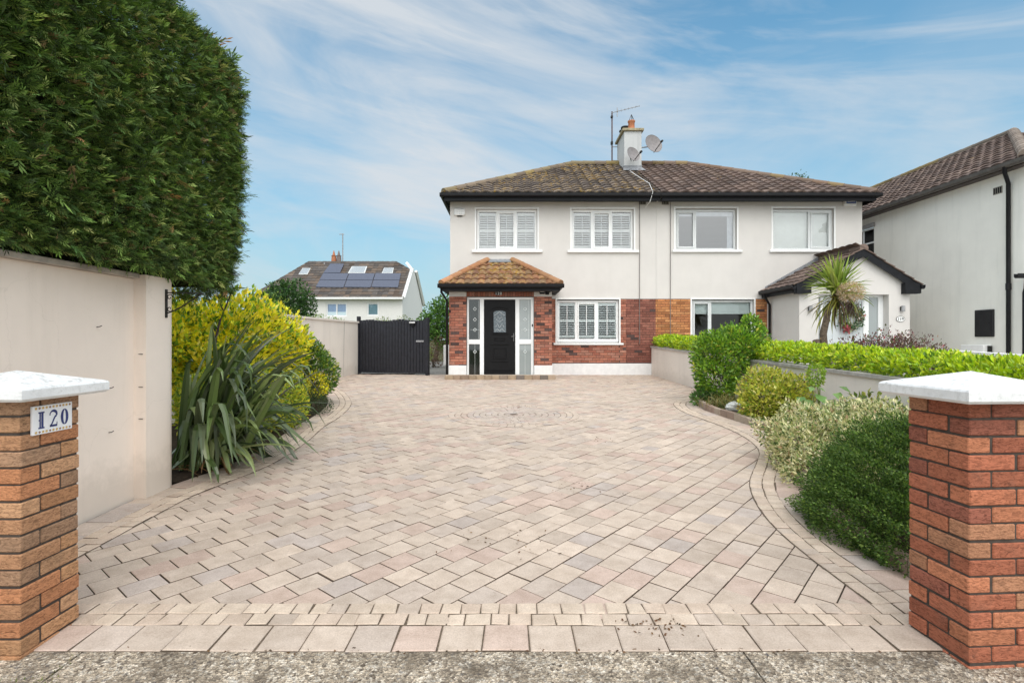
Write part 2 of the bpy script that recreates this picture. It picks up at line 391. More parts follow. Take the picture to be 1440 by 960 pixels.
PAL = [((.545,.455,.38), 9), ((.565,.47,.39), 7), ((.525,.44,.37), 6), ((.515,.40,.34), 3), ((.485,.42,.38), 2), ((.515,.435,.375), 4), ((.535,.42,.355), 3)]
PW = np.array([w for _, w in PAL]); PW = PW/PW.sum()
def pcol(k=1., pal=PAL, w=PW):
    c = np.array(pal[rng.choice(len(pal), p=w)][0])*rng.normal(1, .045)*k
    return tuple(np.clip(c, 0, 1))
def paver(mb, pts, z=0., ch=.0035, h=.012, col=None):
    """pts: 2-D polygon; a block with a chamfered top, on the slope"""
    c = np.mean(pts, 0); P = np.array(pts); n = len(P)
    d = P-c; L = np.linalg.norm(d, axis=1)[:, None]; I = c+d*(1-ch*1.4/L)
    tl = rng.normal(0, .0013, 3)
    top = lambda q: gz(q[1])+z+tl[0]+tl[1]*4*(q[0]-c[0])+tl[2]*4*(q[1]-c[1])
    vs = [(q[0], q[1], top(q)) for q in I]+[(q[0], q[1], top(q)-ch*.7) for q in P]+[(q[0], q[1], top(q)-h) for q in P]
    fs = [tuple(range(n))]+[(k, n+k, n+(k+1)%n, (k+1)%n) for k in range(n)]
    mb.mesh(vs, fs, col or pcol())
    o = len(mb.v)-3*n      # the sides are stained by the sand in the joints
    for k in range(n): mb.f.append((o+n+k, o+2*n+k, o+2*n+(k+1)%n, o+n+(k+1)%n)); mb.c.append((.16, .122, .092))

def edge_x(P, y):       # the X of a boundary curve at depth y
    i = np.argmin(np.abs(P[:, 1]-y)); return P[i, 0]
drive = MB()
th = math.radians(50); e1 = np.array((math.cos(th), math.sin(th))); e2 = np.array((-math.sin(th), math.cos(th)))
PWID, PG = .176, .0072
CIR = np.array((.03, 8.9))
for r in range(-60, 100):
    u = -14+(.105 if r % 2 else 0)+rng.uniform(-.012, .012)
    while u < 20:
        ln = .21; a = u*e1+r*PWID*e2
        cen = a+e1*ln/2+e2*PWID/2
        if 2.70 < cen[1] < 16.0 and -5.2 < cen[0] < 4.25:
            y = cen[1]
            xl = edge_x(LEFT_EDGE, y)+.36 if y < 14.3 else -5.2
            xr = edge_x(RIGHT_BED, y)-.36 if y < 10.9 else 4.25
            if xl-.05 < cen[0] < xr+.05 and np.linalg.norm(cen-CIR) > .92:
                q = PG/2
                paver(drive, [a+e1*q+e2*q, a+e1*(ln-q)+e2*q, a+e1*(ln-q)+e2*(PWID-q), a+e1*q+e2*(PWID-q)])
        u += ln
tag(drive.build('driveway', M_paver), kind='structure')

def sheet(mb, A, B, z):      # a strip between two 2-D polylines
    for i in range(len(A)-1):
        mb.face([(A[i][0],A[i][1],gz(A[i][1])+z),(B[i][0],B[i][1],gz(B[i][1])+z),(B[i+1][0],B[i+1][1],gz(B[i+1][1])+z),(A[i+1][0],A[i+1][1],gz(A[i+1][1])+z)])
def rowset(mb, P, N, o0, o1, lens, z, col, g=.006):
    """a row of setts between offsets o0, o1 from curve P"""
    L = np.concatenate([[0], np.cumsum(np.linalg.norm(np.diff(P, axis=0), axis=1))]); s = 0
    f = lambda s, o: np.array([np.interp(s, L, P[:, k]+N[:, k]*o) for k in (0, 1)])
    while s < L[-1]-.012:
        ln = rng.uniform(*lens); a, b_ = s+g/2, min(s+ln-g/2, L[-1]); q = rng.normal(0, .0026, 8)
        pts = [f(a, o0+g/2)+q[:2], f(b_, o0+g/2)+q[2:4], f(b_, o1-g/2)+q[4:6], f(a, o1-g/2)+q[6:]]
        paver(mb, pts, z, .006, .0065, col()); s += ln
SPAL = [((.58,.48,.39), 6), ((.56,.455,.37), 5), ((.60,.50,.405), 4), ((.52,.435,.365), 2)]
SW = np.array([w for _, w in SPAL]); SW = SW/SW.sum()
scol = lambda: pcol(1., SPAL, SW)
bord = MB(); bj = MB()
fx = np.arange(-2.45, 2.45, .05); fx = np.stack([fx, np.full(len(fx), 2.462)], 1); fn = np.zeros_like(fx); fn[:, 1] = 1
sheet(bj, fx, fx+fn*.425, .001)
rowset(bord, fx, fn, 0, .215, (.205, .215), .0075, pcol)
rowset(bord, fx, fn, .215, .32, (.085, .135), .0075, scol); rowset(bord, fx, fn, .32, .425, (.085, .135), .0075, scol)
for P, sgn, y0 in ((LEFT_EDGE, -1, 2.91), (RIGHT_BED, -1, 2.91)):
    Q = P[P[:, 1] > y0]; e_ = np.array([[edge_x(P, 2.9), 2.888]]); Q = np.concatenate([e_, Q]) if Q[0, 1] < Q[-1, 1] else np.concatenate([Q, e_]); N = normals2(Q)*sgn
    if abs((Q+N*.3)[len(Q)//2, 0]) > abs(Q[len(Q)//2, 0]): N = -N
    sheet(bj, Q, Q+N*.43, .003)
    rowset(bord, Q, N, .0, .215, (.2, .25), .0095, pcol)
    rowset(bord, Q, N, .215, .32, (.09, .125), .0095, scol); rowset(bord, Q, N, .32, .425, (.09, .125), .0095, scol)
# paved circle
ang = np.linspace(0, 2*math.pi, 49)
bj.face([(CIR[0]+1.07*math.cos(a), CIR[1]+1.07*math.sin(a), gz(CIR[1]+1.07*math.sin(a))+.002) for a in ang[:-1]])
for k in range(10):
    r0 = .07+k*.1; n = max(5, int(2*math.pi*(r0+.05)/.11)); o = rng.uniform(0, 1)
    for i in range(n):
        a0, a1 = (i+o)*2*math.pi/n, (i+1+o)*2*math.pi/n; gp = .0045/(r0+.05)
        pts = [CIR+np.array((math.cos(a), math.sin(a)))*r for a, r in ((a0+gp/2, r0+.004), (a1-gp/2, r0+.003), (a1-gp/2, r0+.0975), (a0+gp/2, r0+.0975))]
        paver(bord, pts, .0085, .007, .006, tuple(np.array(pcol())*((.94,.96,1.0) if k < 7 else (1,1,1))))
tag(bj.build('border_joints', plain('border_sand', (.15, .115, .085), .95, var=.5, scale=60, spec=.1)), kind='structure')
tag(bord.build('driveway_border', M_paver), kind='structure')

# beds and side passage
def bed_soil(name, poly, lift):
    mb = MB(); c = np.mean(poly, 0)
    mb.face([(p_[0], p_[1], gz(p_[1])+lift) for p_ in poly])
    return tag(mb.build(name, M_soil), kind='structure')
Q = RIGHT_BED
bed_soil('planting_bed', [tuple(q) for q in Q[::4]]+[(4.45, 2.6), (4.45, 10.9)], .06)
Q = LEFT_EDGE[LEFT_EDGE[:, 1] > 5.0]
bed_soil('planting_bed', [tuple(q) for q in Q[::4]]+[(-6.2, 14.3), (-6.2, 5.0)], .018)
pg = MB()
pg.face([(-2.9, 15.9, gz(15.9)+.004), (-1.83, 15.9, gz(15.9)+.004), (-1.83, 16.25, gz(16.25)+.004), (-2.9, 16.25, gz(16.25)+.004)])
pg.face([(-5, 16.25, gz(16.25)+.004), (-1.83, 16.25, gz(16.25)+.004), (-1.83, 24, gz(17)+.06), (-5, 24, gz(17)+.06)])
M_gravel = plain('gravel', (.30, .29, .27), .95, var=.5, scale=28, spec=.1, bmp=.9, bscale=35)
tag(pg.build('side_path', M_gravel), kind='structure')

# ------------------------------------------------------------------ gate piers
def pier(label, cx, cy, rot, cols, mat, w=.3275, top=1.152):
    t = thing('gate_pier', label, 'gate pier', (cx, cy, -.05), 'brick piers either side of the driveway mouth')
    R = Matrix.Translation((cx, cy, 0)) @ Matrix.Rotation(rot, 4, 'Z')
    core = MB(); h = w/2
    core.box(-h+.007, h-.007, -h+.007, h-.007, -.06, top, M=R)
    bk = MB(); z = top-.003-.067
    pitch = .0757; k = 0
    while z > -.14:
        S_, H_, J = .215, .1025, .010
        A = [(0, H_, 0, S_), (H_+J, w, 0, H_), (w-H_, w, H_+J, w), (0, S_, w-H_, w)]
        if k % 2: A = [(y0, y1, x0, x1) for (x0, x1, y0, y1) in A]
        for x0, x1, y0, y1 in A:
            j = rng.normal(0, .0017, 3); c0 = cols[rng.choice(len(cols))]; c0 = tuple(np.clip(np.array(c0)*rng.normal(1, .1), 0, 1))
            bk.cbox(x0-h+j[0], x1-h+j[0], y0-h+j[1], y1-h+j[1], z+j[2], z+.066+j[2], .0045, c0, R)
        z -= pitch; k += 1
    core.build('mortar_core', M_brickm, t); bk.build('brick_shaft', mat, t)
    cp = MB(); e = h+.088; z0, z1, z2 = top, top+.062, top+.125
    n = 14; c = .012
    def ring(r, z): return [R @ Vector(v) for v in ((-r,-r,z),(r,-r,z),(r,r,z),(-r,r,z))]
    rr = [ring(e-.012, z0), ring(e, z0+.012), ring(e, z1-.012), ring(e-.006, z1-.004), ring(e-.016, z1)]
    vs = [v for q in rr for v in q]; fs = [(3,2,1,0)]
    for i in range(len(rr)-1): fs += [(i*4+k, i*4+(k+1)%4, i*4+4+(k+1)%4, i*4+4+k) for k in range(4)]
    o = len(vs); vs.append(R @ Vector((0, 0, z2)))
    fs += [((len(rr)-1)*4+k, (len(rr)-1)*4+(k+1)%4, o) for k in range(4)]
    cp.mesh(vs, fs); cp.build('coping_cap', M_cap, t)
    return t
m, nt2, b, _ = nodes('weathered_white_cap')
sp = ramp(nt2, noise(nt2, 30, 7, .75), (.50, 0.), (.66, 1.)); geo = nt2.nodes.new('ShaderNodeNewGeometry')
sz = nt2.nodes.new('ShaderNodeSeparateXYZ'); nt2.links.new(geo.outputs['True Normal'], sz.inputs[0])
mm = nt2.nodes.new('ShaderNodeMath'); mm.operation = 'MULTIPLY'; nt2.links.new(sp, mm.inputs[0]); nt2.links.new(ramp(nt2, sz.outputs[2], (.4, .30), (.8, .75)), mm.inputs[1])
c = mixc(nt2, (.80, .81, .82), (.30, .30, .28), mm.outputs[0])
c = mixc(nt2, c, (.62, .63, .64), ramp(nt2, noise(nt2, 5, 4), (.45, 0.), (.7, .5)))
nt2.links.new(c, b.inputs['Base Color']); b.inputs['Roughness'].default_value = .75
bump(nt2, b, noise(nt2, 60, 6, .7), .5, .006)
M_cap = m
SAND = [(.44,.24,.125), (.42,.215,.11), (.46,.265,.15), (.39,.21,.115), (.44,.20,.10), (.37,.225,.14)]
RED = [(.42,.155,.085), (.37,.13,.075), (.44,.175,.095), (.32,.11,.065), (.43,.21,.12), (.40,.14,.08), (.29,.105,.07)]
pier('brown brick gate pier with white cap carrying the tile number 120', -2.185-.164, 2.4+.164, 0, SAND, M_pier)
pier('redder brick gate pier with white cap beside the dark green mound shrub', 1.962+.166, 2.345+.164, math.radians(4), RED, M_pier)

# tile number plaque on the left pier (faces +X)
t = thing('house_number_sign', 'white ceramic tile plaque reading 120 with ochre border on the brick pier', 'sign', (-2.183, 2.56, 1.0))
PX = -2.183
def pl(y, z, x=0.): return (PX+x, y, z)
y0, y1, z0, z1 = 2.452, 2.672, .985, 1.117
mb = MB(); mb.cbox(PX-.004, PX+.009, y0, y1, z0, z1, .002)
M_tilew = plain('glazed_white', (.82, .83, .86), .15, var=.03); mb.build('tile', M_tilew, t)
lt = MB()
def ribbon(pts, ws, ox, oz, sc, x=.0098):
    P = np.array(pts, float); T = np.gradient(P, axis=0); T /= np.linalg.norm(T, axis=1)[:, None]; Nn = np.stack([-T[:, 1], T[:, 0]], 1)
    L = P+Nn*np.array(ws)[:, None]/2; R_ = P-Nn*np.array(ws)[:, None]/2
    for i in range(len(P)-1):
        lt.face([pl(ox+q[0]*sc, oz+q[1]*sc, x) for q in (L[i], L[i+1], R_[i+1], R_[i])])
def rect(a, b_, c_, d_, ox, oz, sc): lt.face([pl(ox+a*sc, oz+c_*sc, .0098), pl(ox+b_*sc, oz+c_*sc, .0098), pl(ox+b_*sc, oz+d_*sc, .0098), pl(ox+a*sc, oz+d_*sc, .0098)])
sc = .078
o_ = (y0+.028, z0+.026)
rect(.0, .42, 0, .09, *o_, sc); rect(.0, .42, .91, 1, *o_, sc); rect(.07, .17, .09, .91, *o_, sc); rect(.2, .35, .09, .91, *o_, sc); rect(.02, .07, .46, .54, *o_, sc)
M_cob = plain('cobalt_glaze', (.035, .05, .17), .25, var=.2); lt.build('numeral', M_cob, t); lt = MB()
o_ = (y0+.088, z0+.026); tt = np.linspace(0, 1, 14)
arc = [(.27+.24*math.cos(a), .74+.22*math.sin(a)) for a in np.linspace(math.pi*1.05, -.35, 16)]
ribbon(arc, [.07]*4+[.08, .1, .12, .14, .16, .17, .17, .16, .15, .13, .12, .1], *o_, sc)
ribbon([(.5-.45*u, .66-.56*u+.06*math.sin(u*6)) for u in tt], list(.12-.03*tt), *o_, sc)
rect(.02, .55, 0, .13, *o_, sc); rect(.5, .56, .1, .27, *o_, sc)
lt.build('numeral', M_cob, t); lt = MB()
o_ = (y0+.153, z0+.026)
el_ = [(.26+.19*math.cos(a), .5+.45*math.sin(a)) for a in np.linspace(0, 2*math.pi, 33)]
ribbon(el_, [.05+.15*abs(math.cos(a)) for a in np.linspace(0, 2*math.pi, 33)], *o_, sc)
lt.build('numeral', M_cob, t)
dc = MB()
for k in range(11):
    for zz in (z0+.011, z1-.011):
        yy = y0+.016+k*.0188
        a = MB(); n = 4 if k % 3 == 1 else 6; r = .0062
        dc.face([pl(yy+r*1.2*math.cos(i*2*math.pi/n), zz+r*math.sin(i*2*math.pi/n), .0096) for i in range(n)], (.30, .17, .12) if k % 3 == 1 else (.62, .42, .16))
m, nt2, b, _ = nodes('border_glaze'); nt2.links.new(attr(nt2), b.inputs['Base Color']); b.inputs['Roughness'].default_value = .25
M_attr = m
dc.build('border_pattern', M_attr, t)

# ------------------------------------------------------------------ left garden wall
t = thing('garden_wall', 'tall cream rendered wall with pillar below the conifer hedge', 'wall', (-3.3, 3.5, 0))
w = MB(); w.box(-3.45, -3.22, 2.2, 4.62, -.1, 1.94); w.box(-3.45, -2.5, 2.30, 2.5, -.1, 1.0); w.build('wall_panel', M_gwall, t)
pm = MB(); pts = [(-3.45, 4.6)]+[(-3.115, 4.6)]
pts += [(-3.115, 4.9)]+[(-3.115-.16+.16*math.cos(a), 4.9+.16*math.sin(a)) for a in np.linspace(0, math.pi/2, 9)]+[(-3.45, 5.06)]
for i in range(len(pts)):
    a, b_ = pts[i], pts[(i+1)%len(pts)]
    pm.face([(*a, -.1), (*b_, -.1), (*b_, 1.975), (*a, 1.975)])
pm.face([(*q, 1.975) for q in pts]); pm.build('pillar', M_gwall, t)
cp = MB(); cp.cbox(-3.5, -3.165, 2.2, 4.597, 1.942, 1.985, .006); cp.build('coping', plain('concrete_coping', (.42, .38, .34), .9, var=.3, bmp=.4), t)
nl = MB()
for (x, y) in ((136, 460), (153, 546), (153, 608)):
    d = -3.22*F/(x-CX); q = at(x, y, d); nl.tube([(q.x-.01, q.y, q.z), (q.x+.025, q.y-.004, q.z+.004), (q.x+.03, q.y+.012, q.z+.012)], .0035, 6)
for zz in (.75, 1.02, 1.3): nl.tube([(-3.2, 4.606, zz), (-3.14, 4.594, zz)], .003, 5)
nl.build('nails', M_iron, t)

t = thing('hanging_basket_bracket', 'empty black scrolled iron basket bracket on the cream wall pillar', 'bracket', (-3.115, 4.87, 1.85))
br = MB(); q0 = at(233, 411, 4.86); xb = -3.108
br.box(xb-.006, xb+.006, q0.y-.011, q0.y+.011, 1.62, 1.875)
br.build('back_plate', M_iron, t)
br = MB()
br.tube([(xb, q0.y, 1.845), (xb+.17, q0.y, 1.845), (xb+.335, q0.y, 1.835)], .006, 6)
br.tube([(xb, q0.y, 1.66), (xb+.05, q0.y, 1.675), (xb+.14, q0.y, 1.72), (xb+.24, q0.y, 1.785), (xb+.31, q0.y, 1.835)], .006, 6)
def scroll(cx, cz, r, sgn):
    br.tube([(cx+r*(1-a/9)*math.cos(a)*1., q0.y, cz+sgn*r*(1-a/9)*math.sin(a)) for a in np.linspace(0, 6.5, 22)], .004, 5)
scroll(xb+.03, 1.805, .028, 1); scroll(xb+.03, 1.70, .028, -1)
br.build('arm', M_iron, t)

# far left boundary wall
def wall_run(mb, cop, pts, th, hgt, over=.03, ct=.05, step=True, mat=None):
    """wall following the ground between plan points, th thick on its left side"""
    for (a, b_) in zip(pts[:-1], pts[1:]):
        a, b_ = Vector((*a, 0)), Vector((*b_, 0)); t_ = (b_-a).normalized(); n_ = Vector((-t_.y, t_.x, 0))
        def blk(m_, e0, e1, h0a, h1a, h0b, h1b):
            vs = []
            for pnt, h0, h1 in ((a, h0a, h1a), (b_, h0b, h1b)):
                for off in (e0, e1):
                    q = pnt+n_*off; vs += [(q.x, q.y, h0), (q.x, q.y, h1)]
            m_.mesh(vs, [(0,1,3,2),(4,6,7,5),(0,4,5,1),(2,3,7,6),(1,5,7,3),(0,2,6,4)])
        za, zb = gz(a.y), gz(b_.y)
        ha, hb = (hgt(a.y), hgt(b_.y))
        blk(mb, 0, th, za-.1, ha, zb-.1, hb)
        if cop is not None: blk(cop, -over, th+over, ha+.002, ha+ct, hb+.002, hb+ct)
t = thing('boundary_wall', 'cream rendered wall running from the black gate behind the yellow shrubs', 'wall', (-4.8, 12, .3))
w = MB(); cpm = MB(); wall_run(w, cpm, [(-4.98, 8.0), (-4.92, 13.4), (-4.63, 16.3)], .2, lambda y: 1.93, .035, .05)
w.build('wall_panel', M_gwall2, t); cpm.build('coping', M_gwall2, t)
w = MB(); w.tube([(-4.745+.14*0, 15.2, gz(15)+.0), (-4.735, 15.25, 1.93)], .006, 5); w.build('cable', M_iron, t)

# black timber gate
A, B = at(505, 524.5, 16.3), at(599, 527, 15.75); A.z = gz(16.3); B.z = gz(15.8)
t = thing('timber_gate', 'black painted close boarded timber gate standing beside the house', 'gate', (A.x, A.y, A.z))
dv = (B-A); Lg = dv.xy.length; ang_ = math.atan2(dv.y, dv.x)
GM = Matrix.Translation((A.x, A.y, A.z)) @ Matrix.Rotation(ang_, 4, 'Z')
M_gate = plain('black_stain', (.016, .017, .024), .6, var=.45, scale=12, bmp=.3, bscale=30)
bd = MB(); n = 22; bwid = (Lg-.02)/n
for k in range(n):
    hh = 1.60+.022*math.sin(k*.6)+rng.normal(0, .006); x0 = .02+k*bwid
    bd.cbox(x0+.004, x0+bwid-.004, -.012+rng.normal(0, .001), .012, .035, hh, .006, None, GM)
bd.build('boards', M_gate, t)
hg = MB(); hg.cbox(Lg-.30, Lg-.06, -.03, -.014, .95, 1.0, .004, None, GM); hg.tube([GM @ Vector((Lg-.12, -.03, .975)), GM @ Vector((Lg-.12, -.07, .975))], .012, 6); hg.build('latch', M_steel, t)
fr = MB(); fr.box(.02, Lg, .016, .07, .2, .32, M=GM); fr.box(.02, Lg, .016, .07, 1.2, 1.32, M=GM); fr.box(.0, Lg, .013, .02, .06, 1.56, M=GM); fr.build('rear_frame', M_gate, t)
for x0, x1, h in ((-.05, .02, 1.72), (Lg, Lg+.085, 1.66)):
    ps = MB(); ps.cbox(x0, x1, -.06, .08, -.05, h, .008, None, GM); ps.build('gate_post', M_gate, t)
t2 = thing('wall_lantern', 'small black bulkhead lamp fixed to the top corner of the timber gate', 'lamp', tuple(GM @ Vector((1.78, -.03, 1.5))))
lm = MB(); lm.cbox(1.66, 1.88, -.075, -.018, 1.47, 1.56, .015, None, GM); lm.cbox(1.72, 1.82, -.06, -.018, 1.40, 1.468, .012, None, GM); lm.build('body', M_black, t2)
lm = MB(); lm.box(1.68, 1.86, -.079, -.0755, 1.50, 1.545, M=GM); lm.build('lens', plain('lens', (.6, .6, .6), .2), t2)

# ------------------------------------------------------------------ houses
Y0 = 15.9
K = F/Y0
def hx(x): return (x-CX)/K
def hzv(y): return CH+(HY-y)/K
def wall_open(mb, x0, x1, z0, z1, ops, y, depth):
    """wall facing -Y with openings and their reveals"""
    xs = sorted({x0, x1, *[v for o in ops for v in o[:2] if x0 < v < x1]}); zs_ = sorted({z0, z1, *[v for o in ops for v in o[2:] if z0 < v < z1]})
    for i in range(len(xs)-1):
        for j in range(len(zs_)-1):
            cx_, cz_ = (xs[i]+xs[i+1])/2, (zs_[j]+zs_[j+1])/2
            if any(o[0] < cx_ < o[1] and o[2] < cz_ < o[3] for o in ops): continue
            mb.face([(xs[i],y,zs_[j]),(xs[i+1],y,zs_[j]),(xs[i+1],y,zs_[j+1]),(xs[i],y,zs_[j+1])])
    for a, b_, c_, d_ in ops:
        c_, d_ = max(c_, z0), min(d_, z1)
        if d_ <= c_: continue
        mb.face([(a,y,c_),(a,y,d_),(a,y+depth,d_),(a,y+depth,c_)]); mb.face([(b_,y,c_),(b_,y+depth,c_),(b_,y+depth,d_),(b_,y,d_)])
        if d_ < z1-1e-6 or True: mb.face([(a,y,d_),(b_,y,d_),(b_,y+depth,d_),(a,y+depth,d_)])
        mb.face([(a,y,c_),(a,y+depth,c_),(b_,y+depth,c_),(b_,y,c_)])
def bricks(mb, mm_, rects, y, cols, dark=None, z00=0., header=False):
    """half-bond bricks standing 9 mm proud of a mortar sheet"""
    for (x0, x1, z0, z1) in rects:
        mm_.box(x0, x1, y+.002, y+.05, z0, z1)
        k0 = int(math.floor((z0-z00)/.075)); k1 = int(math.ceil((z1-z00)/.075))
        for k in range(k0, k1):
            a, b_ = max(z00+k*.075+.004, z0), min(z00+k*.075+.068, z1)
            if b_-a < .012: continue
            u = math.floor(x0/.225)*.225-.225+(.1125 if k % 2 else 0)
            while u < x1:
                p0, p1 = max(u+.005, x0), min(u+.22, x1)
                if p1-p0 > .02:
                    c0 = np.array(cols[rng.choice(len(cols))])*rng.normal(1, .13)
                    if dark is not None and rng.random() < dark: c0 = np.array((.10, .065, .06))*rng.normal(1, .2)
                    j = rng.normal(0, .0012)
                    mb.box(p0, p1, y-.009+j, y+.01, a, b_, tuple(np.clip(c0, 0, 1)))
                u += .225
HB_L = [(.40,.155,.105), (.36,.135,.092), (.43,.18,.12), (.34,.145,.105), (.41,.20,.145)]
HB_D = [(.26,.10,.075), (.22,.085,.065), (.29,.12,.09)]
HB_R = [(.50,.22,.09), (.46,.19,.08), (.53,.25,.11), (.42,.17,.075)]

def window(parent, x0, x1, z0, z1, y, mulls, open_=(), mat=M_upvc, fw=.055, glass=M_glass, deep=.06):
    """casement frame with mullions at given X, openable lights framed thicker; returns the window part"""
    f = MB(); yf, yb = y-.0, y+deep
    f.cbox(x0, x1, yf, yb, z0, z0+fw, .006); f.cbox(x0, x1, yf, yb, z1-fw, z1, .006)
    f.cbox(x0, x0+fw, yf+.001, yb-.001, z0+fw, z1-fw, .005); f.cbox(x1-fw, x1, yf+.001, yb-.001, z0+fw, z1-fw, .005)
    for mx_ in mulls: f.cbox(mx_-fw*.5, mx_+fw*.5, yf+.001, yb-.001, z0+fw, z1-fw, .005)
    edges = [x0+fw]+[v for mx_ in mulls for v in (mx_-fw*.5, mx_+fw*.5)]+[x1-fw]
    cells = [(edges[i], edges[i+1]) for i in range(0, len(edges), 2)]
    for i in open_:
        a, b_ = cells[i]; g_ = .045
        for q in ((a, b_, z0+fw, z0+fw+g_), (a, b_, z1-fw-g_, z1-fw), (a, a+g_, z0+fw+g_, z1-fw-g_), (b_-g_, b_, z0+fw+g_, z1-fw-g_)):
            f.cbox(q[0], q[1], yf-.018, yb-.01, q[2], q[3], .005)
    w_ = f.build('window', mat, parent)
    p_ = MB(); p_.face([(x0+fw*.6, y+.03, z0+fw*.6), (x1-fw*.6, y+.03, z0+fw*.6), (x1-fw*.6, y+.03, z1-fw*.6), (x0+fw*.6, y+.03, z1-fw*.6)]); p_.build('pane', glass, w_)
    return w_, cells
def sill(w_, x0, x1, z, y, mat=M_white, h=.07, proj=.07):
    s_ = MB(); s_.cbox(x0, x1, y-proj, y+.05, z-h, z, .008); s_.build('sill', mat, w_)
def shutters(w_, cells, z0, z1, y, tilt, pitch=.07):
    M_sh = M_upvc
    for a, b_ in cells:
        s_ = MB(); e = .03; a, b_ = a-.02, b_+.02
        for q in ((a, a+e+.015, z0, z1), (b_-e-.015, b_, z0, z1)): s_.box(q[0], q[1], y, y+.03, q[2], q[3])
        zm = z0+(z1-z0)*.5
        for zz in (z0, z1-.06, zm-.03): s_.box(a+.045, b_-.045, y+.001, y+.029, zz, zz+.06)
        n = int((z1-z0)/pitch); c_ = math.cos(tilt); sn = math.sin(tilt)
        for k in range(n):
            zz = z0+.04+(k+.5)*(z1-z0-.08)/n; hw = .036
            vs = [(x_, y+.015+s1*hw*c_+s2*.004*sn, zz+s1*hw*sn+s2*.004*c_) for x_ in (a+.045, b_-.045) for s1 in (-1, 1) for s2 in (-1, 1)]
            s_.mesh(vs, [(0,1,3,2),(4,6,7,5),(0,2,6,4),(1,5,7,3),(0,4,5,1),(2,3,7,6)])
        xm = (a+b_)/2; s_.box(xm-.009, xm+.009, y-.034, y-.022, z0+.07, z1-.07)
        s_.build('shutter', M_sh, w_)

def tile_plane(mb, O, U, V, Lf, Rf, vlen, course=.31, tw=.3, amp=.022, cols=None, lift=.028, sub=6):
    """rows of wavy interlocking tiles on the plane O + u*U + v*V, trimmed to Lf(v) < u < Rf(v)"""
    O, U, V = Vector(O), Vector(U).normalized(), Vector(V).normalized(); N = U.cross(V).normalized()
    if N.z < 0: N = -N
    rows = max(1, round(vlen/course)); dv_ = vlen/rows
    umin = min(Lf(0), Lf(vlen)); umax = max(Rf(0), Rf(vlen))
    for r in range(rows):
        v0, v1 = r*dv_-.03, (r+1)*dv_
        if r == 0: v0 = -.02
        off = tw*.5*(r % 2)*0
        k0 = math.floor(umin/tw); k1 = math.ceil(umax/tw)
        for k in range(k0, k1):
            ua, ub = k*tw+off, (k+1)*tw+off
            vm = (v0+v1)/2
            if ub < min(Lf(v0), Lf(v1)) or ua > max(Rf(v0), Rf(v1)): continue
            c0 = np.array(cols[rng.choice(len(cols))])*rng.normal(1, .14); c0 = tuple(np.clip(c0, 0.005, 1))
            jl = rng.normal(0, .003)
            lo, hi, bt = [], [], []
            for s_ in range(sub+1):
                ph = s_/sub; u = ua+(ub-ua)*ph
                h = amp*(abs(math.sin(math.pi*ph))**1.0*1.3-.3 if True else 0)
                l0 = min(max(u, Lf(v0)), Rf(v0)); l1 = min(max(u, Lf(v1)), Rf(v1))
                lo.append(O+U*l0+V*v0+N*(h+lift+jl)); hi.append(O+U*l1+V*v1+N*(h+jl*.3)); bt.append(O+U*l0+V*(v0+.004)+N*(h-.004))
            n = sub+1
            mb.mesh(lo+hi+bt, [(i, i+1, n+i+1, n+i) for i in range(sub)]+[(2*n+i, 2*n+i+1, i+1, i) for i in range(sub)], c0)
def ridge_run(mb, a, b_, r, cols, seg=.45, flat=1.):
    a, b_ = Vector(a), Vector(b_); L = (b_-a).length; n = max(1, round(L/seg)); t_ = (b_-a).normalized()
    s_ = t_.cross(Vector((0,0,1))).normalized(); u_ = s_.cross(t_)
    for i in range(n):
        p0, p1 = a+t_*(L*i/n-.01), a+t_*(L*(i+1)/n+.01)
        c0 = np.array(cols[rng.choice(len(cols))])*rng.normal(1, .12); c0 = tuple(np.clip(c0, .005, 1)); vs = []
        for p_, rr in ((p0, r*1.05), (p1, r*.97)):
            for k in range(9):
                an = -.25+(math.pi+.5)*k/8; vs.append(p_+s_*math.cos(an)*rr+u_*(math.sin(an)*rr*flat-.02))
        mb.mesh(vs, [(k, k+1, 10+k, 9+k) for k in range(8)]+[tuple(range(9)), tuple(range(17, 8, -1))], c0)
BROWN = [(.145,.12,.105), (.125,.105,.095), (.165,.135,.115), (.115,.098,.09)]
BROWN2 = [(.165,.122,.105), (.145,.108,.095), (.185,.14,.12), (.135,.105,.095)]
CLAY = [(.27,.145,.08), (.24,.12,.07), (.30,.17,.09), (.19,.105,.07), (.23,.145,.09)]

XL, XP, XR = -1.82, 4.24, 10.30
ZE = 5.50
EAVE_Y, EZ, RY, RZ = 15.42, 5.62, 19.57, 7.76
SL = math.atan2(RZ-EZ, RY-EAVE_Y); VL = (RZ-EZ)/math.sin(SL)
ex0, ex1 = -2.0, 10.48; rx0, rx1 = ex0+(RY-EAVE_Y), ex1-(RY-EAVE_Y)
BK = 2*RY-EAVE_Y
gL = gz(16)
LA = thing('semi_detached_house', 'left white rendered house with black front door, tiled porch and red brickwork', 'house', (1.2, Y0, gL))
RA = thing('semi_detached_house', 'right attached white rendered house with gabled porch and orange brickwork', 'house', (7.3, Y0, gL))

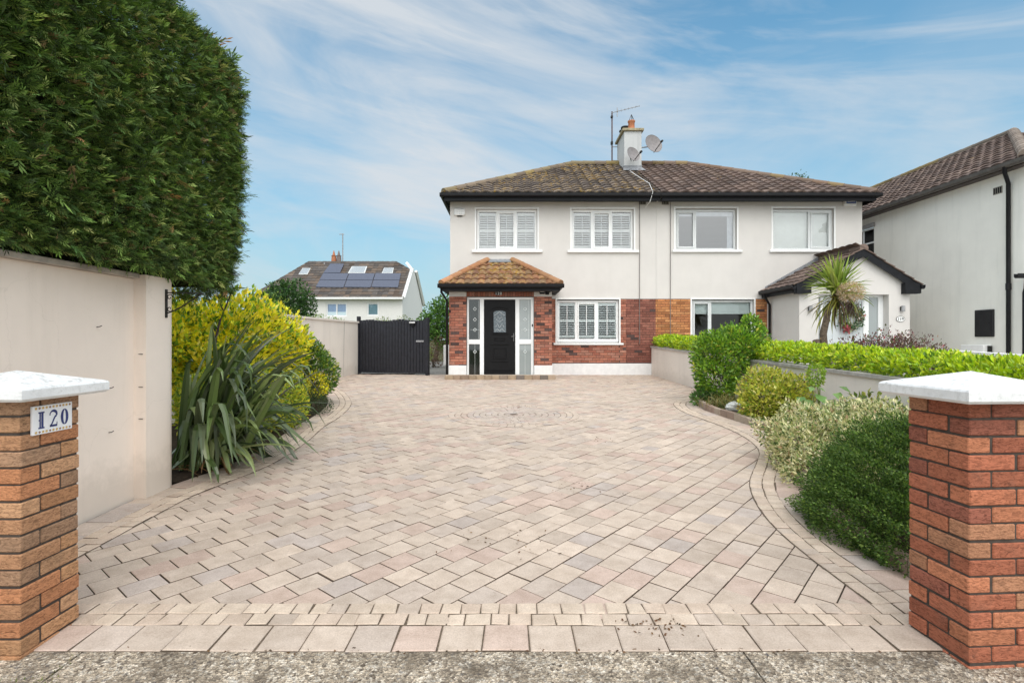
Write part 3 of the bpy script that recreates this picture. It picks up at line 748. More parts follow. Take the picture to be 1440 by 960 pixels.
# openings (photo pixels on the facade)
W1 = (hx(670), hx(755.5), hzv(352), hzv(294)); W2 = (hx(804), hx(891), hzv(352), hzv(294))
W3 = (hx(950), hx(1036), hzv(351.5), hzv(293)); W4 = (hx(1087), hx(1172.5), hzv(351.5), hzv(293))
W5 = (hx(783), hx(870.5), hzv(482), hzv(421)); W6 = (hx(972.5), hx(1060), hzv(482), hzv(421))
ZB, ZP = 2.63, .735          # brick band top, plinth top
def shell(par, x0, x1, ups, lows, outer):
    w_ = MB(); wall_open(w_, x0, x1, ZB, ZE+.1, ups, Y0, .12)
    wall_open(w_, x0, x1, gL-.2, ZB, [(*o[:2], o[2], ZB) for o in lows], Y0+.06, .08)
    w_.face([(outer, Y0, gL-.2), (outer, Y0, ZE+.1), (outer, BK-.5, ZE+.1), (outer, BK-.5, gL-.2)])
    w_.face([(x0, BK-.5, gL-.2), (x1, BK-.5, gL-.2), (x1, BK-.5, ZE+.1), (x0, BK-.5, ZE+.1)])
    pw = x1 if outer == x0 else x0
    s_ = -.01 if outer == x0 else .01
    w_.face([(pw+s_, Y0+.1, gL-.2), (pw+s_, Y0+.1, ZE+.1), (pw+s_, BK-.6, ZE+.1), (pw+s_, BK-.6, gL-.2)])
    w_.box(x0+.05, x1-.05, Y0+.3, BK-.6, 2.75, 2.9)     # the upstairs floor
    w_.face([(x0, Y0+.5, ZE+.09), (x1, Y0+.5, ZE+.09), (x1, BK-.6, ZE+.09), (x0, BK-.6, ZE+.09)])
    w_.build('wall', M_wall, par)
shell(LA, XL, XP-.002, [W1, W2], [W5], XL); shell(RA, XP+.002, XR, [W3, W4], [W6], XR)
# brick bands
def around(x0, x1, z0, z1, o):
    return [(x0, o[0], z0, z1), (o[1], x1, z0, z1), (o[0], o[1], z0, o[2])]
bm, mo = MB(), MB()
bricks(bm, mo, [(hx(775), W5[0]-.02, ZP, ZB), (W5[1]+.02, hx(880), ZP, ZB), (W5[0]-.02, W5[1]+.02, ZP, W5[2]-.07)], Y0-.012, HB_L, .05)
bricks(bm, mo, [(hx(880), XP-.02, ZP, ZB)], Y0-.012, HB_D, .1)
bw_ = bm.build('brick_wall', M_brick, LA); mo.build('mortar', M_brickm, bw_)
bm, mo = MB(), MB()
bricks(bm, mo, [(XP-.02+.001, W6[0]-.02, ZP, ZB), (W6[1]+.02, hx(1078)+.6, ZP, ZB), (W6[0]-.02, W6[1]+.02, ZP, W6[2]-.07)], Y0-.012, HB_R, .02)
bw_ = bm.build('brick_wall', M_brick, RA); mo.build('mortar', M_brickm, bw_)
for par, a, b_ in ((LA, hx(775), XP), (RA, XP+.001, hx(1078)+.6)):
    p_ = MB(); p_.cbox(a, b_, Y0-.045, Y0+.055, gL-.2, ZP-.003, .006); p_.build('plinth', M_plinth, par)
# window surrounds, windows, sills
def surround(w_, o, y, b_=.05):
    s_ = MB(); a, c_, d_, e = o
    for q in ((a-b_, a, d_, e+b_), (c_, c_+b_, d_, e+b_), (a, c_, e, e+b_)): s_.box(q[0], q[1], y-.012, y+.02, q[2], q[3])
    s_.build('surround', M_white, w_)
for o, mu, op, ti in ((W1, (hx(699), hx(725.5)), (1,), .92), (W2, (hx(833), hx(860)), (1,), .80)):
    w_, ce = window(LA, o[0]+.005, o[1]-.005, o[2]+.005, o[3]-.005, Y0+.075, mu, op, fw=.065)
    surround(w_, o, Y0); shutters(w_, ce, o[2]+.09, o[3]-.09, Y0+.142, ti); sill(w_, o[0]-.13, o[1]+.15, o[2]-.002, Y0)
o = W5; w_, ce = window(LA, o[0]+.005, o[1]-.005, o[2]+.005, o[3]-.02, Y0+.06, (hx(810.5), hx(840)), (1,), fw=.07, glass=glass_mat('dark_room_glass', refl=.02))
surround(w_, o, Y0-.02, .04); shutters(w_, ce, o[2]+.15, o[3]-.10, Y0+.112, .42, .07)
b_ = MB(); b_.cbox(o[0]+.006, o[1]-.006, Y0+.04, Y0+.058, o[2]+.03, o[2]+.115, .005); b_.build('bottom_rail', M_upvc, w_)
sill(w_, o[0]-.10, o[1]+.12, o[2]-.002, Y0-.012, h=.06)
BL = plain('blind_cloth', (.66, .70, .69), .9, var=.05)
o = W3; w_, ce = window(RA, o[0]+.005, o[1]-.005, o[2]+.005, o[3]-.02, Y0+.08, (hx(979),), (0,), fw=.06, mat=M_greyframe, glass=M_glass_mirror)
surround(w_, o, Y0); sill(w_, o[0]-.11, o[1]+.15, o[2]-.002, Y0)
cu = MB(); n = 9
for (a, c_, top_) in ((ce[0][0]-.02, ce[1][1]+.03, 1),):
    cu.box(a, c_, Y0+.17, Y0+.185, o[3]-.20, o[3]-.04)
for k in range(9):
    x_ = ce[1][1]-.14+k*.02; cu.box(x_, x_+.02, Y0+.2+(k % 2)*.015, Y0+.215+(k % 2)*.015, o[2]+.05, o[3]-.2)
cu.build('curtain', plain('net_curtain', (.78, .78, .78), .9), w_)
o = W4; w_, ce = window(RA, o[0]+.005, o[1]-.005, o[2]+.005, o[3]-.02, Y0+.08, (hx(1140),), (1,), fw=.06, mat=M_greyframe, glass=M_glass)
surround(w_, o, Y0); sill(w_, o[0]-.11, o[1]+.15, o[2]-.002, Y0)
bl = MB(); bl.box(o[0]+.05, o[1]-.05, Y0+.18, Y0+.184, o[2]+.05, o[3]-.05); bl.build('roller_blind', plain('white_blind', (.8, .82, .8), .9, var=.04), w_)
o = W6; w_, ce = window(RA, o[0]+.005, o[1]-.005, o[2]+.005, o[3]-.02, Y0+.06, (hx(1000),), (0,), fw=.06, mat=M_greyframe, glass=glass_mat('living_room_glass', refl=.02))
surround(w_, o, Y0-.02, .04); sill(w_, o[0]-.10, o[1]+.12, o[2]-.002, Y0-.012, h=.06)
bl = MB(); bl.box(o[0]+.05, o[1]-.05, Y0+.17, Y0+.174, o[3]-.42, o[3]-.05); bl.build('roller_blind', BL, w_)

# main roof: front, side and rear slopes of each house
for par, side in ((LA, 0), (RA, 1)):
    rm = MB(); cm = M_tile if side == 0 else M_tile2
    cs, sn = math.cos(SL), math.sin(SL); cl = BROWN if side == 0 else BROWN2
    if side == 0:
        tile_plane(rm, (0, EAVE_Y, EZ), (1,0,0), (0,cs,sn), lambda v: ex0+v*cs, lambda v: XP, VL, amp=.033, lift=.04, cols=cl)
        tile_plane(rm, (ex0, 0, EZ), (0,1,0), (cs,0,sn), lambda v: EAVE_Y+v*cs, lambda v: BK-v*cs, VL, cols=cl, sub=3)
        tile_plane(rm, (0, BK, EZ), (1,0,0), (0,-cs,sn), lambda v: ex0+v*cs, lambda v: XP, VL, cols=cl, sub=2)
    else:
        tile_plane(rm, (0, EAVE_Y, EZ), (1,0,0), (0,cs,sn), lambda v: XP, lambda v: ex1-v*cs, VL, amp=.033, lift=.04, cols=cl)
        tile_plane(rm, (ex1, 0, EZ), (0,1,0), (-cs,0,sn), lambda v: EAVE_Y+v*cs, lambda v: BK-v*cs, VL, cols=cl, sub=3)
        tile_plane(rm, (0, BK, EZ), (1,0,0), (0,-cs,sn), lambda v: XP, lambda v: ex1-v*cs, VL, cols=cl, sub=2)
    rf = rm.build('roof', cm, par)
    rd = MB()
    LICH = [(.26,.20,.09), (.22,.18,.11), (.2,.16,.12)] if side == 0 else [(.22,.15,.11), (.2,.15,.12), (.24,.18,.1)]
    if side == 0:
        ridge_run(rd, (ex0+.05, EAVE_Y+.05, EZ+.05), (rx0, RY, RZ+.04), .11, LICH); ridge_run(rd, (rx0, RY, RZ+.04), (XP, RY, RZ+.04), .12, LICH)
    else:
        ridge_run(rd, (ex1-.05, EAVE_Y+.05, EZ+.05), (rx1, RY, RZ+.04), .11, LICH); ridge_run(rd, (XP, RY, RZ+.04), (rx1, RY, RZ+.04), .12, LICH+[(.4,.27,.04)])
    rd.build('ridge_tiles', M_tile2, rf)
    # fascia, soffit, gutter
    fa = MB(); a, b_ = (ex0, XP-.002) if side == 0 else (XP+.002, ex1)
    fa.box(a+.06, b_-(.06 if side else 0), EAVE_Y+.035, EAVE_Y+.06, 5.40, 5.61); fa.box(a+.06, b_-(.06 if side else 0), EAVE_Y+.062, Y0-.003, ZE-.02, ZE)
    xo = ex0+.05 if side == 0 else ex1-.075
    fa.box(xo, xo+.025, EAVE_Y+.065, BK-.06, 5.40, 5.61)
    if side == 0: fa.box(ex0+.08, XL-.003, Y0, BK-.1, ZE-.02, ZE)
    else: fa.box(XR+.003, ex1-.08, Y0, BK-.1, ZE-.02, ZE)
    fa.build('fascia', M_fascia, par)
    gu = MB()
    def gut(p0, p1, out):
        p0, p1, out = Vector(p0), Vector(p1), Vector(out); vs = []
        prof = [(0, .0), (0, -.075), (.03, -.105), (.075, -.105), (.105, -.07), (.108, .0), (.095, .0), (.092, -.06)]
        for p_ in (p0, p1): vs += [p_+out*a_+Vector((0,0,b2)) for a_, b2 in prof]
        n = len(prof); gu.mesh(vs, [(i, i+1, n+i+1, n+i) for i in range(n-1)]+[tuple(range(n)), tuple(range(n, 2*n))])
    gut((a-(.06 if side == 0 else 0), EAVE_Y+.032, 5.605), (b_+(.06 if side else 0), EAVE_Y+.032, 5.605), (0,-1,0))
    if side == 0: gut((ex0+.045, EAVE_Y-.04, 5.60), (ex0+.045, BK, 5.60), (-1,0,0))
    else: gut((ex1-.045, EAVE_Y-.04, 5.60), (ex1-.045, BK, 5.60), (1,0,0))
    gu.build('gutter', M_black, par)
# vents, cables on the facade
for par, x in ((LA, 903.3), (RA, 935.5)):
    v = MB(); v.box(hx(x-5), hx(x+5), Y0-.012, Y0+.01, hzv(288), hzv(281)); 
    vo_ = v.build('air_vent', plain('vent_grey', (.3, .28, .25), .8), par)
    v = MB()
    for k in range(4): v.box(hx(x-4.3)+k*.048, hx(x-4.3)+k*.048+.028, Y0-.0145, Y0-.011, hzv(287.2), hzv(281.8))
    v.build('slots', M_black, vo_)
for par, x in ((LA, 899), (RA, 942.3)):
    c_ = MB(); c_.tube([(hx(x), Y0-.03, 5.47), (hx(x)+.005, Y0-.03, 4.2), (hx(x), Y0-.03, ZB), (hx(x), Y0-.045, gL+.9)], .010, 6)
    c_.build('cable', plain('cable_grey', (.20, .18, .17), .6), par)
# white roof cable from the chimney
c_ = MB()
def roofpt(x, y, lift=.13):
    # meets the front roof slope along the sight line of a photo pixel
    for d in np.linspace(15.3, 19.6, 400):
        q = at(x, y, d)
        if q.z <= EZ+(d-EAVE_Y)*math.tan(SL): return Vector((q.x, q.y, q.z+lift))
    return at(x, y, 19)
c_.tube([roofpt(886, 246), roofpt(893, 251), roofpt(902, 257), roofpt(913, 264), (hx(911), EAVE_Y-.09, 5.62), (hx(908), EAVE_Y-.02, 5.36), (hx(907), Y0-.03, 5.3)], .0075, 6)
tag(c_.build('aerial_cable', M_white, None, (4, 17, 6.5)), 'white cable trailing down the roof from the chimney to the gutter', 'cable')

# chimney
ch = MB(); cx0, cx1, cy0, cy1 = 3.86, 4.46, 18.6, 19.84
ch.cbox(cx0, cx1, cy0, cy1, 6.6, 8.60, .01); 
CHM = render_mat('chimney_render', (.56, .57, .57), dirt=(.30, .31, .31), amount=.55)
chim = ch.build('chimney', CHM, LA)
ch = MB(); ch.cbox(cx0-.07, cx1+.07, cy0-.07, cy1+.07, 8.602, 8.69, .012); ch.build('coping', plain('chimney_coping', (.36, .31, .2), .9, var=.35), chim)
ch = MB(); ch.box(cx0-.012, cx1+.012, cy0-.014, cy0+.2, 7.22, 7.42); ch.mesh([(cx0-.08, cy0-.28, EZ+(cy0-.28-EAVE_Y)*math.tan(SL)+.06), (cx1+.08, cy0-.28, EZ+(cy0-.28-EAVE_Y)*math.tan(SL)+.06), (cx1+.04, cy0-.01, 7.34), (cx0-.04, cy0-.01, 7.34)], [(0,1,2,3)])
ch.build('flashing', M_lead, chim)
po = MB(); po.lathe([(.12, 8.69), (.125, 8.72), (.115, 8.74), (.11, 8.98), (.13, 9.0), (.13, 9.04), (.10, 9.04), (.09, 8.8)], (4.16, 18.83, 0), 16); po.build('pot', M_terra, chim, smooth=True)
wr = MB()
for k in range(5):
    a = k*2*math.pi/5; wr.tube([(4.16+.11*math.cos(a), 18.83+.11*math.sin(a), 9.03), (4.16, 18.83, 9.27)], .008, 4)
wr.build('bird_guard', M_iron, chim)
for y_ in (19.18, 19.5):
    cw = MB(); cw.lathe([(.10, 8.69), (.10, 8.86)], (4.02, y_, 0), 14); cw.lathe([(.07, 8.86), (.07, 8.92), (.16, 8.93), (.15, 8.97), (.0, 9.0)], (4.02, y_, 0), 14); cw.build('cowl', M_iron, chim)

# dishes and aerial
def dish(label, c, r, aim, arm_to, wall):
    t_ = thing('satellite_dish', label, 'satellite dish', c, 'satellite dishes on the chimney')
    q = Vector(aim).normalized(); M_ = q.to_track_quat('Z', 'X').to_matrix().to_4x4()
    d_ = MB(); prof = [(r*s_, .22*r*s_*s_) for s_ in (0.001, .25, .5, .75, .95, 1.)]+[(r*1.01, .24*r), (r*1.02, .2*r)]
    d_.lathe(prof, c, 28, M=M_); d_.build('reflector', M_dish, t_, smooth=True)
    a_ = MB(); c = Vector(c); foot = c+M_ @ Vector((0, 0, .2*r))+Vector((arm_to[0]*.0, 0, -r*.95)); tip = c+q*r*1.0+Vector(arm_to)
    a_.tube([foot, tip], .014, 6); a_.build('feed_arm', M_iron, t_)
    a_ = MB(); a_.tube([tip-q*.05, tip+q*.05], .035, 8); a_.tube([tip-q*.06+Vector((0,0,.04)), tip-q*.06+Vector((.04,0,.07))], .015, 6); a_.build('receiver', M_iron, t_)
    a_ = MB(); a_.tube([c-q*.01, c-q*.12, Vector(wall)], .02, 6); a_.build('bracket', M_steel, t_)
dish('smaller grey satellite dish on the front face of the chimney', (4.06, 18.22, CH+(478-219)/F*18.3), .255, (.45, -.85, .28), (.12, 0, -.05), (4.1, 18.6, 7.6))
dish('larger grey satellite dish standing out right of the chimney', (4.93, 18.95, CH+(478-203.5)/F*18.95), .335, (.35, -.9, .25), (.12, 0, -.08), (4.46, 19.1, 8.2))
t_ = thing('television_aerial', 'rusty television aerial on a tall mast strapped to the chimney', 'aerial', (3.66, 19.75, 7.6))
ma = MB(); xm = 3.655; yk = 19.75
ma.tube([(xm, yk, 7.5), (xm, yk, 9.76)], .026, 8); ma.build('mast', plain('rusty_pipe', (.14, .10, .10), .7, var=.4), t_)
ma = MB()
for zz in (7.97, 8.47): ma = MB(); ma.tube([(xm, yk, zz), (cx0+.01, yk, zz)], .014, 6); ma.build('wall_bracket', M_steel, t_)
ma = MB(); ma.tube([(xm-.02, yk-.03, 9.70), (xm+.95, yk-.25, 9.86)], .012, 6)
for k in range(7):
    u = .2+.125*k; p_ = Vector((xm+u, yk-.23*u, 9.72+.16*u)); l = .10-.006*k
    ma.tube([p_+Vector((0, 0, -l*.6)), p_+Vector((0, 0, l*.6))], .006, 4)
ma.tube([(xm+.18, yk-.05, 9.55), (xm+.18, yk-.05, 9.88)], .016, 5)
ma.build('yagi_array', M_steel, t_)
for a, b_ in ((8.55, 8.66), (9.52, 9.6)): ma = MB(); ma.cbox(xm-.05, xm+.03, yk-.06, yk+.04, a, b_, .01); ma.build('clamp', M_iron, t_)

# alarm boxes
t_ = thing('alarm_box', 'white burglar alarm box at the left end of the white house front', 'alarm box', (hx(646.5), Y0-.03, hzv(299)))
a_ = MB(); a_.cbox(hx(639), hx(654), Y0-.07, Y0+.005, hzv(303.5), hzv(294), .02); a_.build('case', M_white, t_)
a_ = MB()
for k in range(3):
    for j in range(5): a_.box(hx(641+j*2.4), hx(642.5+j*2.4), Y0-.0725, Y0-.069, hzv(301.5-k*2.2), hzv(301-k*2.2))
a_.build('markings', plain('grey_print', (.45, .47, .47), .5), t_)
a_ = MB(); a_.tube([(hx(643), Y0-.03, hzv(304)), (hx(650), Y0-.03, hzv(304))], .02, 6); a_.build('lamp_strip', M_iron, t_)
t_ = thing('alarm_box', 'white and blue alarm box at the right end of the neighbouring house front', 'alarm box', (hx(1194), Y0-.03, hzv(284)))
a_ = MB(); a_.cbox(hx(1185), hx(1203), Y0-.08, Y0+.005, hzv(290), hzv(278.5), .02); a_.build('case', M_white, t_)
a_ = MB(); a_.box(hx(1188), hx(1201.5), Y0-.084, Y0-.079, hzv(287), hzv(280)); a_.build('blue_panel', plain('alarm_blue', (.10, .14, .34), .35), t_)
a_ = MB()
for j in range(7): a_.box(hx(1189.5+j*1.55), hx(1190.6+j*1.55), Y0-.0865, Y0-.0835, hzv(284.8), hzv(282.3+.4*(j % 2)))
a_.build('lettering', M_white, t_)

# ------------------------------------------------------------------ left porch (part of the left house)
PY = 14.9; KP = F/PY
def px(x): return (x-CX)/KP
def pz(y): return CH+(HY-y)/KP
gP = gz(PY)
porch = MB(); pa, pb, pc, pd = px(631.5), px(656), px(751), px(776)
zt = pz(406.0); zc = pz(417)
# rendered capitals and side walls
porch.box(pa, pb-.002, PY+.0, PY+.3, zc, zt); porch.box(pc+.002, pd, PY, PY+.3, zc, zt); porch.box(pa+.01, pa+.1, PY+.302, Y0-.015, gP, zt); porch.box(pd-.1, pd-.01, PY+.302, Y0-.015, gP, zt)
porch.box(pa+.02, pd-.02, PY+.31, Y0-.02, zt+.002, zt+.05)
po_ = porch.build('porch', M_wall, LA)
bm, mo = MB(), MB()
zp = pz(513.5)
bricks(bm, mo, [(pa, pb, zp, zc-.002)], PY, HB_L, .1); bricks(bm, mo, [(pc, pd, zp, zc-.002)], PY, HB_L, .12, z00=.02)
xk = pb-.0
mo.box(pb+.001, pc-.001, PY+.02, PY+.1, zc+.0, zt-.004)
while xk < pc-.03:
    c0 = np.array(HB_L[rng.choice(5)])*rng.normal(.85, .12)
    bm.box(xk+.005, min(xk+.07, pc-.003), PY-.004, PY+.03, zc+.004, zt-.006, tuple(np.clip(c0, 0, 1))); xk += .075
# side faces of the right pier
mo.box(pd-.008, pd-.003, PY+.06, Y0-.1, zp, zc-.003)
for k in range(24):
    z_ = zp+k*.075; u = PY+.012+(.1125 if k % 2 else 0)-.1125
    while u < Y0-.1 and z_+.07 < zc:
        a, b_ = max(u+.005, PY+.012), min(u+.22, Y0-.11)
        if b_-a > .02: bm.box(pd-.006, pd+.008, a, b_, z_+.004, z_+.071, tuple(np.clip(np.array(HB_L[rng.choice(5)])*rng.normal(1, .12), 0, 1)))
        u += .225
b2 = bm.build('porch_brick', M_brick, po_); 
mo.build('porch_mortar', M_brickm, po_)
for a, b_, c_ in ((pa-.015, pb-.002, .12), (pc+.002, pd+.02, .9)): p_ = MB(); p_.cbox(a, b_, PY-.03, PY+c_, gP-.1, zp-.003, .006); p_.build('porch_plinth', M_plinth, po_)
st = MB(); SCOL = [(.42,.33,.25), (.36,.27,.2), (.22,.19,.17), (.40,.31,.22), (.30,.24,.19)]
xk = px(629)-.02
x1_ = px(781)
while xk < x1_-.05:
    ww = rng.uniform(.19, .23); c0 = tuple(np.array(SCOL[rng.choice(5)])*rng.normal(1, .1))
    st.cbox(xk+.003, min(xk+ww-.003, x1_), 14.47, 14.58, gz(14.5)-.03, gz(14.5)+.115, .008, c0); xk += ww
st.box(px(629)-.02, x1_, 14.583, PY-.035, gz(14.5)-.03, gz(14.5)+.112, (.50, .42, .34))
st.build('porch_step', M_paver, po_)
# door set
du = MB(); fz0, fz1 = gP+.055, zc-.012; fa_, fb_ = pb+.006, pc-.006; dx0, dx1 = px(680.5), px(724.5); FY = PY+.06
fwd = .055
zr = pz(480.5)
du.cbox(fa_, fb_, FY, FY+.08, fz1-.06, fz1, .006); du.cbox(fa_, fb_, FY, FY+.08, fz0-.02, fz0+.03, .006)
for a, b_ in ((fa_, fa_+.055), (px(674.5), dx0-.004), (dx1+.004, px(730.5)), (fb_-.075, fb_)): du.cbox(a, b_, FY+.001, FY+.079, fz0+.03, fz1-.06, .006)
for a, b_ in ((fa_+.055, px(674.5)), (px(730.5), fb_-.075)): du.cbox(a, b_, FY+.002, FY+.078, zr-.065, zr+.065, .006)
ds = du.build('door_frame', M_upvc, LA)
gl = MB(); gl.box(fa_+.04, px(675), FY+.035, FY+.041, fz0+.02, fz1-.05); gl.build('side_light', M_glass_dk, ds)
gl = MB(); gl.box(px(730), fb_-.06, FY+.035, FY+.041, fz0+.02, fz1-.05); gl.build('side_light', M_glass_fr, ds)
bk = MB(); bk.box(px(729), fb_-.06, FY+.3, FY+.304, fz0, fz1); bk.build('net_curtain', plain('net', (.6, .63, .62), .9), ds)
# lead diamonds on the side lights
M_bev = plain('bevel_glass', (.72, .76, .76), .2)
for xc in (px(667.5), px(738.5)):
  ld = MB()
  for zz in (434, 449, 463.5, 494.5):
    z_ = pz(zz); r = .048
    dpt = [(xc+r*.95, z_), (xc, z_+r), (xc-r*.95, z_), (xc, z_-r)]
    for i in range(4):
        a, b_ = dpt[i], dpt[(i+1)%4]; ld.tube([(a[0], FY+.031, a[1]), (b_[0], FY+.031, b_[1])], .0075, 5)
  ld.tube([(xc, FY+.033, fz0+.05), (xc, FY+.033, zr-.07)], .003, 4); ld.tube([(xc+.1, FY+.033, zr+.08), (xc+.1, FY+.033, fz1-.08)], .003, 4)
  ld.tube([(xc-.12, FY+.033, pz(463.5)), (xc+.12, FY+.033, pz(463.5))], .003, 4)
  ld.build('lead_pattern', M_bev, ds)
# door leaf
dl = MB(); dz0, dz1 = fz0+.032, fz1-.062; DY = FY+.03; dl.cbox(dx0, dx1, DY, DY+.05, dz0, dz1, .004)
dm = (dx0+dx1)/2
def mould(x0, x1, z0, z1, w_=.022, p_=.012):
    for q in ((x0, x1, z0, z0+w_), (x0, x1, z1-w_, z1), (x0, x0+w_, z0+w_, z1-w_), (x1-w_, x1, z0+w_, z1-w_)): dl.cbox(q[0], q[1], DY-p_, DY+.002, q[2], q[3], .006)
mould(px(693), px(712), pz(505), pz(489)); dl.cbox(px(695.5), px(709.5), DY-.009, DY+.002, pz(502.5), pz(491.5), .008)
dl.cbox(px(689.5), px(716), DY-.02, DY+.002, pz(485), pz(483.5), .006); dl.cbox(px(690.5), px(714.5), DY-.02, DY+.002, pz(509), pz(507), .006)
mould(px(695), px(710.5), pz(479.5), pz(475.5), .016); dl.cbox(px(691), px(715), DY-.02, DY+.002, pz(470), pz(468.4), .006)
dl.cbox(px(684), px(722), DY-.022, DY+.002, pz(521), pz(519.3), .006)
dl.tube([(dm+.25*math.cos(a), DY-.002, pz(437)+.095*math.sin(a)) for a in np.linspace(.35, math.pi-.35, 12)], .012, 6)
door = dl.build('door', plain('black_door', (.007, .007, .008), .5, var=.2, spec=.2), LA)
gl = MB(); x0, x1, z0, z1 = px(693.8), px(712), pz(467.5), pz(439); nn = 10
pts = [(x0, z0), (x1, z0)]+[(dm+(x1-x0)/2*math.cos(a), z1+.06*math.sin(a)) for a in np.linspace(0, math.pi, nn)]
gl.face([(a, DY-.003, b_) for a, b_ in pts])
gl.build('door_glass', plain('textured_glass', (.14, .17, .19), .12, var=.5, scale=40), door)
ld = MB()
for i in range(len(pts)):
    a, b_ = pts[i], pts[(i+1)%len(pts)]; ld.tube([(a[0], DY-.006, a[1]), (b_[0], DY-.006, b_[1])], .009, 5)
ld.build('glass_bead', M_black, door)
ld = MB()
for s_ in (-1, 1):
    ld.tube([(dm+s_*.145, DY-.006, z1-.08), (dm+s_*.07, DY-.006, z1-.04), (dm, DY-.006, z1+.02)], .006, 4)
    ld.tube([(dm, DY-.006, z0+.3), (dm+s_*.09, DY-.006, z0+.36), (dm+s_*.05, DY-.006, z0+.45), (dm, DY-.006, z0+.38)], .006, 4)
    ld.tube([(dm, DY-.006, z0+.14), (dm+s_*.07, DY-.006, z0+.25), (dm+s_*.11, DY-.006, z0+.16)], .006, 4)
    ld.tube([(dm+s_*.13, DY-.006, z0+.04), (dm+s_*.06, DY-.006, z0+.1), (dm, DY-.006, z0+.05)], .006, 4)
ld.build('lead_pattern', plain('silver_lead', (.55, .58, .6), .3), door)
hd = MB(); hd.cbox(px(721.5), px(723.2), DY-.012, DY, pz(480), pz(468), .004); hd.tube([(px(722.3), DY-.05, pz(473)), (px(719.2), DY-.05, pz(473))], .009, 6); hd.tube([(px(722.3), DY, pz(473)), (px(722.3), DY-.05, pz(473))], .009, 6)
hd.build('handle', plain('dark_chrome', (.12, .12, .12), .25, metal=.8), door)
bl_ = MB(); bl_.cbox(px(748), px(749.6), FY-.012, FY+.001, pz(459), pz(455.5), .003); bl_.build('door_bell', M_black, ds)
# porch roof
PE = 14.47; pez = 2.915; ptz = 3.745; ps = math.atan2(ptz-pez, Y0-PE); pvl = (ptz-pez)/math.sin(ps); run = Y0-PE
qx0, qx1 = -1.93, 1.335; qt0, qt1 = hx(684), hx(722)
rm = MB()
tile_plane(rm, (0, PE, pez), (1,0,0), (0,math.cos(ps),math.sin(ps)), lambda v: qx0+(qt0-qx0)*v/pvl, lambda v: qx1+(qt1-qx1)*v/pvl, pvl*.97, course=.33, tw=.185, amp=.026, cols=CLAY, lift=.035)
for xs_, xt_ in ((qx0, qt0), (qx1, qt1)):
    dr = Vector((xt_-xs_, 0, ptz-pez)); sl_ = dr.length
    tile_plane(rm, (xs_, 0, pez), (0,1,0), tuple(dr), lambda v: PE+run*v/sl_, lambda v: Y0-.01, sl_*.99, course=.33, tw=.185, amp=.026, cols=CLAY, lift=.035)
prf = rm.build('porch_roof', M_tile_p, LA)
OR = [(.38,.20,.11), (.34,.17,.09), (.42,.235,.13)]; M_hip = tile_mat('hip_clay', lo=.62, hi=.76, amt=.5)
for a, b_ in ((qx0+.03, qt0+.02), (qx1-.03, qt1-.02)):
    rd = MB(); ridge_run(rd, (a, PE+.02, pez+.055), (b_, Y0-.03, ptz+.045), .105, OR, .42, .8); rd.build('hip_tiles', M_hip, prf)
fl = MB(); fl.face([(qt0+.07, Y0-.20, ptz-.06), (qt1-.07, Y0-.20, ptz-.06), (qt1-.1, Y0-.004, ptz+.055), (qt0+.1, Y0-.004, ptz+.055)]); fl.build('flashing', M_lead, prf)
fs_ = MB(); fs_.box(qx0+.05, qx1-.05, PE+.035, PE+.06, pez-.17, pez); fs_.box(qx0+.05, qx1-.05, PE+.062, PY+.1, pez-.17, pez-.15)
fs_.box(qx0+.05, qx0+.075, PE+.062, Y0-.01, pez-.17, pez); fs_.box(qx1-.075, qx1-.05, PE+.062, Y0-.01, pez-.17, pez); fs_.box(pd+.004, qx1-.08, PE+.11, Y0-.01, pez-.169, pez-.151); fs_.box(qx0+.08, pa-.004, PE+.11, Y0-.01, pez-.169, pez-.151)
fs_.build('porch_fascia', M_fascia, prf)
gu = MB()
def gutter_run(mb, p0, p1, out, s_=1.):
    p0, p1, out = Vector(p0), Vector(p1), Vector(out); vs = []
    prof = [(0, .0), (0, -.07), (.03, -.1), (.07, -.1), (.1, -.065), (.105, .005), (.09, .005), (.088, -.055)]
    for p_ in (p0, p1): vs += [p_+out*a_*s_+Vector((0,0,b2*s_)) for a_, b2 in prof]
    n = len(prof); mb.mesh(vs, [(i, i+1, n+i+1, n+i) for i in range(n-1)]+[tuple(range(n)), tuple(range(n, 2*n))])
gutter_run(gu, (qx0-.06, PE+.03, pez+.0), (qx1+.06, PE+.03, pez), (0,-1,0)); gutter_run(gu, (qx0+.045, PE-.05, pez-.002), (qx0+.045, Y0-.03, pez-.002), (-1,0,0)); gutter_run(gu, (qx1-.045, PE-.05, pez-.002), (qx1-.045, Y0-.03, pez-.002), (1,0,0))
gu.build('porch_gutter', M_black, prf)
dp = MB(); xd = pa-.05
dp.tube([(qx0+.02, 14.62, pez-.09), (qx0+.02, 14.62, pez-.2), (xd, 14.85, pez-.42), (xd, 14.86, gP)], .034, 10); dp.build('downpipe', M_black, LA, smooth=True)
